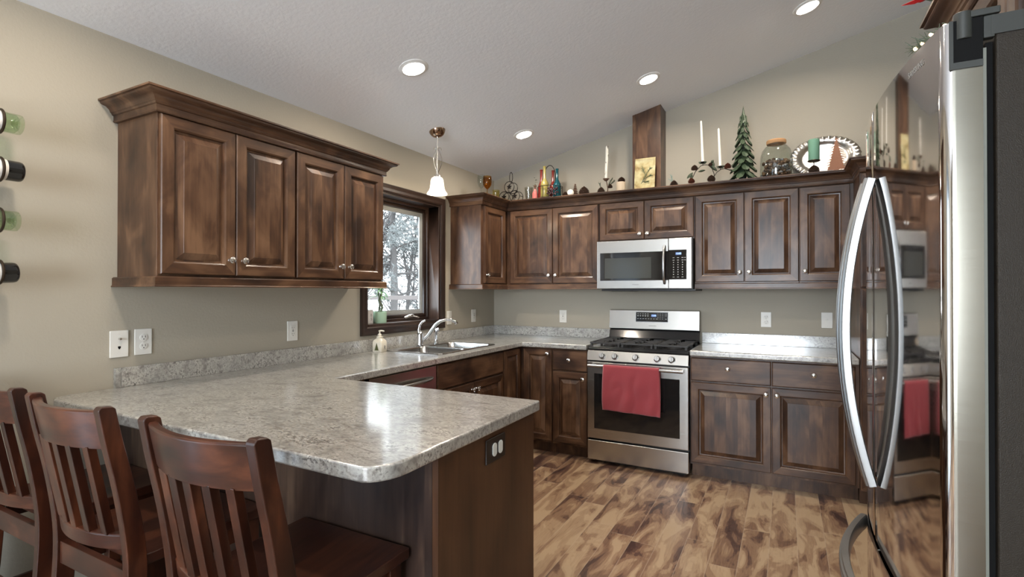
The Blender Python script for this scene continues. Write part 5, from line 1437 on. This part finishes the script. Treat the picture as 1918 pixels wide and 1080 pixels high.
for k,(o_,d,L) in enumerate((((.02,-.05,.012),(-.35,1,.12),.06),((.0,-.02,.014),(-.45,1,.15),.06),((-.012,.015,.014),(-.3,1,.2),.06))): obj('pine_sprig', sprig(MB(),o_,d,L,34,20+k,.0011), M_NEED, t, recalc=False)
g = MB(); random.seed(15)
for (x_,y_,z_) in ((-.024,.035,.020),(-.030,.062,.022),(-.016,.010,.024),(-.002,-.018,.024)): g.sphere((x_,y_,z_),.0035,8,6)
obj('fairy_lights', g, M_GOLD, t)

# ---------------------------------------------------------------- outdoors seen through the sink window
gs = struct('ground_snow', MB().box(-40,-.3,-15,40,-1.05,-.95), plain('snow',(.20,.21,.22),.8), smooth=0); 
def bough_tree(x, y, h, r, seed, label, dense=1500, trunk=.16, base=.12):
    t = thing('pine_tree', label, 'tree', (x,y,-.95), 0, 'trees beyond the window'); random.seed(seed)
    tr = MB().tube([(0,0,0),(.04,.02,h*.35),(-.02,0,h*.7),(0,0,h)], [trunk,trunk*.8,trunk*.5,.02], 10)
    fo = MB(); bare = MB()
    for k in range(46):
        f = random.uniform(base,1); z = h*f; a = random.uniform(0,2*PI); L = r*(1-f)**.6*random.uniform(.6,1.1)+.2
        d = Vector((math.cos(a),math.sin(a),random.uniform(-.1,.35))); o = Vector((0,0,z)); pts = [o+d*L*s+Vector((0,0,.12*L*math.sin(s*3+a))) for s in (0,.35,.7,1)]
        tr.tube([tuple(p) for p in pts], [trunk*.24*(1-f)+.012,.018,.012,.006], 5)
        for q in range(dense//46):
            s = random.uniform(.3,1.05); p = pts[0]+(pts[-1]-pts[0])*s+Vector((random.gauss(0,.16),random.gauss(0,.16),random.gauss(0,.13)))
            for w in range(9):
                e = Vector((random.uniform(-1,1),random.uniform(-1,1),random.uniform(-.3,1))).normalized(); l = random.uniform(.06,.13)
                sd = e.orthogonal().normalized()*.006
                fo.add([tuple(p-sd),tuple(p+sd),tuple(p+e*l)],[(0,1,2)])
    obj('trunk', tr, M_BARK, t); obj('foliage', fo, M_FROST, t, recalc=False, smooth=0)
    return t
M_BARK = plain('winter_bark',(.065,.061,.059),.9,bump=.8,bscale=12); M_FROST = plain('frosted_needles_grey_green',(.105,.115,.113),.8)
bough_tree(-4.75, 3.95, 6.6, 2.1, 31, 'frosted pine tree with a thick trunk nearest the window', 5200, .10, .30)
bough_tree(-6.2, 8.0, 7.0, 2.4, 32, 'second frosted pine, behind the thick-trunked one to the right', 4200, .13, .25)
bough_tree(-8.0, 5.6, 7.5, 2.6, 33, 'third frosted pine standing left of the thick-trunked one', 4000, .14, .25)
bough_tree(-9.5, 11.5, 7.5, 3.0, 34, 'far frosted pine in the middle of the view', 2800, .14, .2)
def bare_tree(x, y, h, seed, label):
    t = tag(obj('bare_tree', None_mb(seed,h), M_BARK), label, 'tree', 'trees beyond the window'); t.location = (x,y,-.95); return t
def None_mb(seed, h):
    random.seed(seed); mb = MB()
    def br(o, d, L, r, lv):
        n = 5; pts = [o]; 
        for i in range(n): d = (d+Vector((random.uniform(-1,1),random.uniform(-1,1),random.uniform(-.3,.5)))*.22).normalized(); pts.append(pts[-1]+d*L/n)
        mb.tube([tuple(p) for p in pts], [r*(1-.6*i/n) for i in range(n+1)], 5 if lv else 7, cap=False)
        if lv < 3:
            for i in range(1,n+1):
                for q in range(2): br(pts[i], (d+Vector((random.uniform(-1,1),random.uniform(-1,1),random.uniform(-.2,.8)))*.9).normalized(), L*random.uniform(.35,.6), r*.42, lv+1)
    br(Vector((0,0,0)), Vector((0,0,1)), h, .06, 1)
    return mb
for i,(x,y,h,lab) in enumerate(((-3.6,5.0,3.6,'thin bare tree right of the thick pine trunk'),(-5.4,5.4,4.2,'bare forked tree between the pines'),(-4.6,7.4,4.0,'bare tree seen by the right edge of the glass'),(-7.0,7.0,4.4,'bare tree deep between the pines'),(-5.6,3.4,4.0,'bare tree seen at the left behind the bamboo'))): bare_tree(x,y,h,50+i,lab)
# deck railing
t = thing('deck_railing', 'pale wooden deck railing outside the window', 'railing', (-3.5,2.8,-.95), math.radians(38))
obj('top_rail', MB().box(-2.6,2.6,-.035,.035,2.135,2.21), plain('pinkish_snowy_wood',(.088,.077,.073),.8), t, bevel=.004)
for a in (-1.95,1.45): obj('post', MB().box(a-.045,a+.045,-.035,.035,0,2.1345), bpy.data.materials['pinkish_snowy_wood'], t, smooth=0)
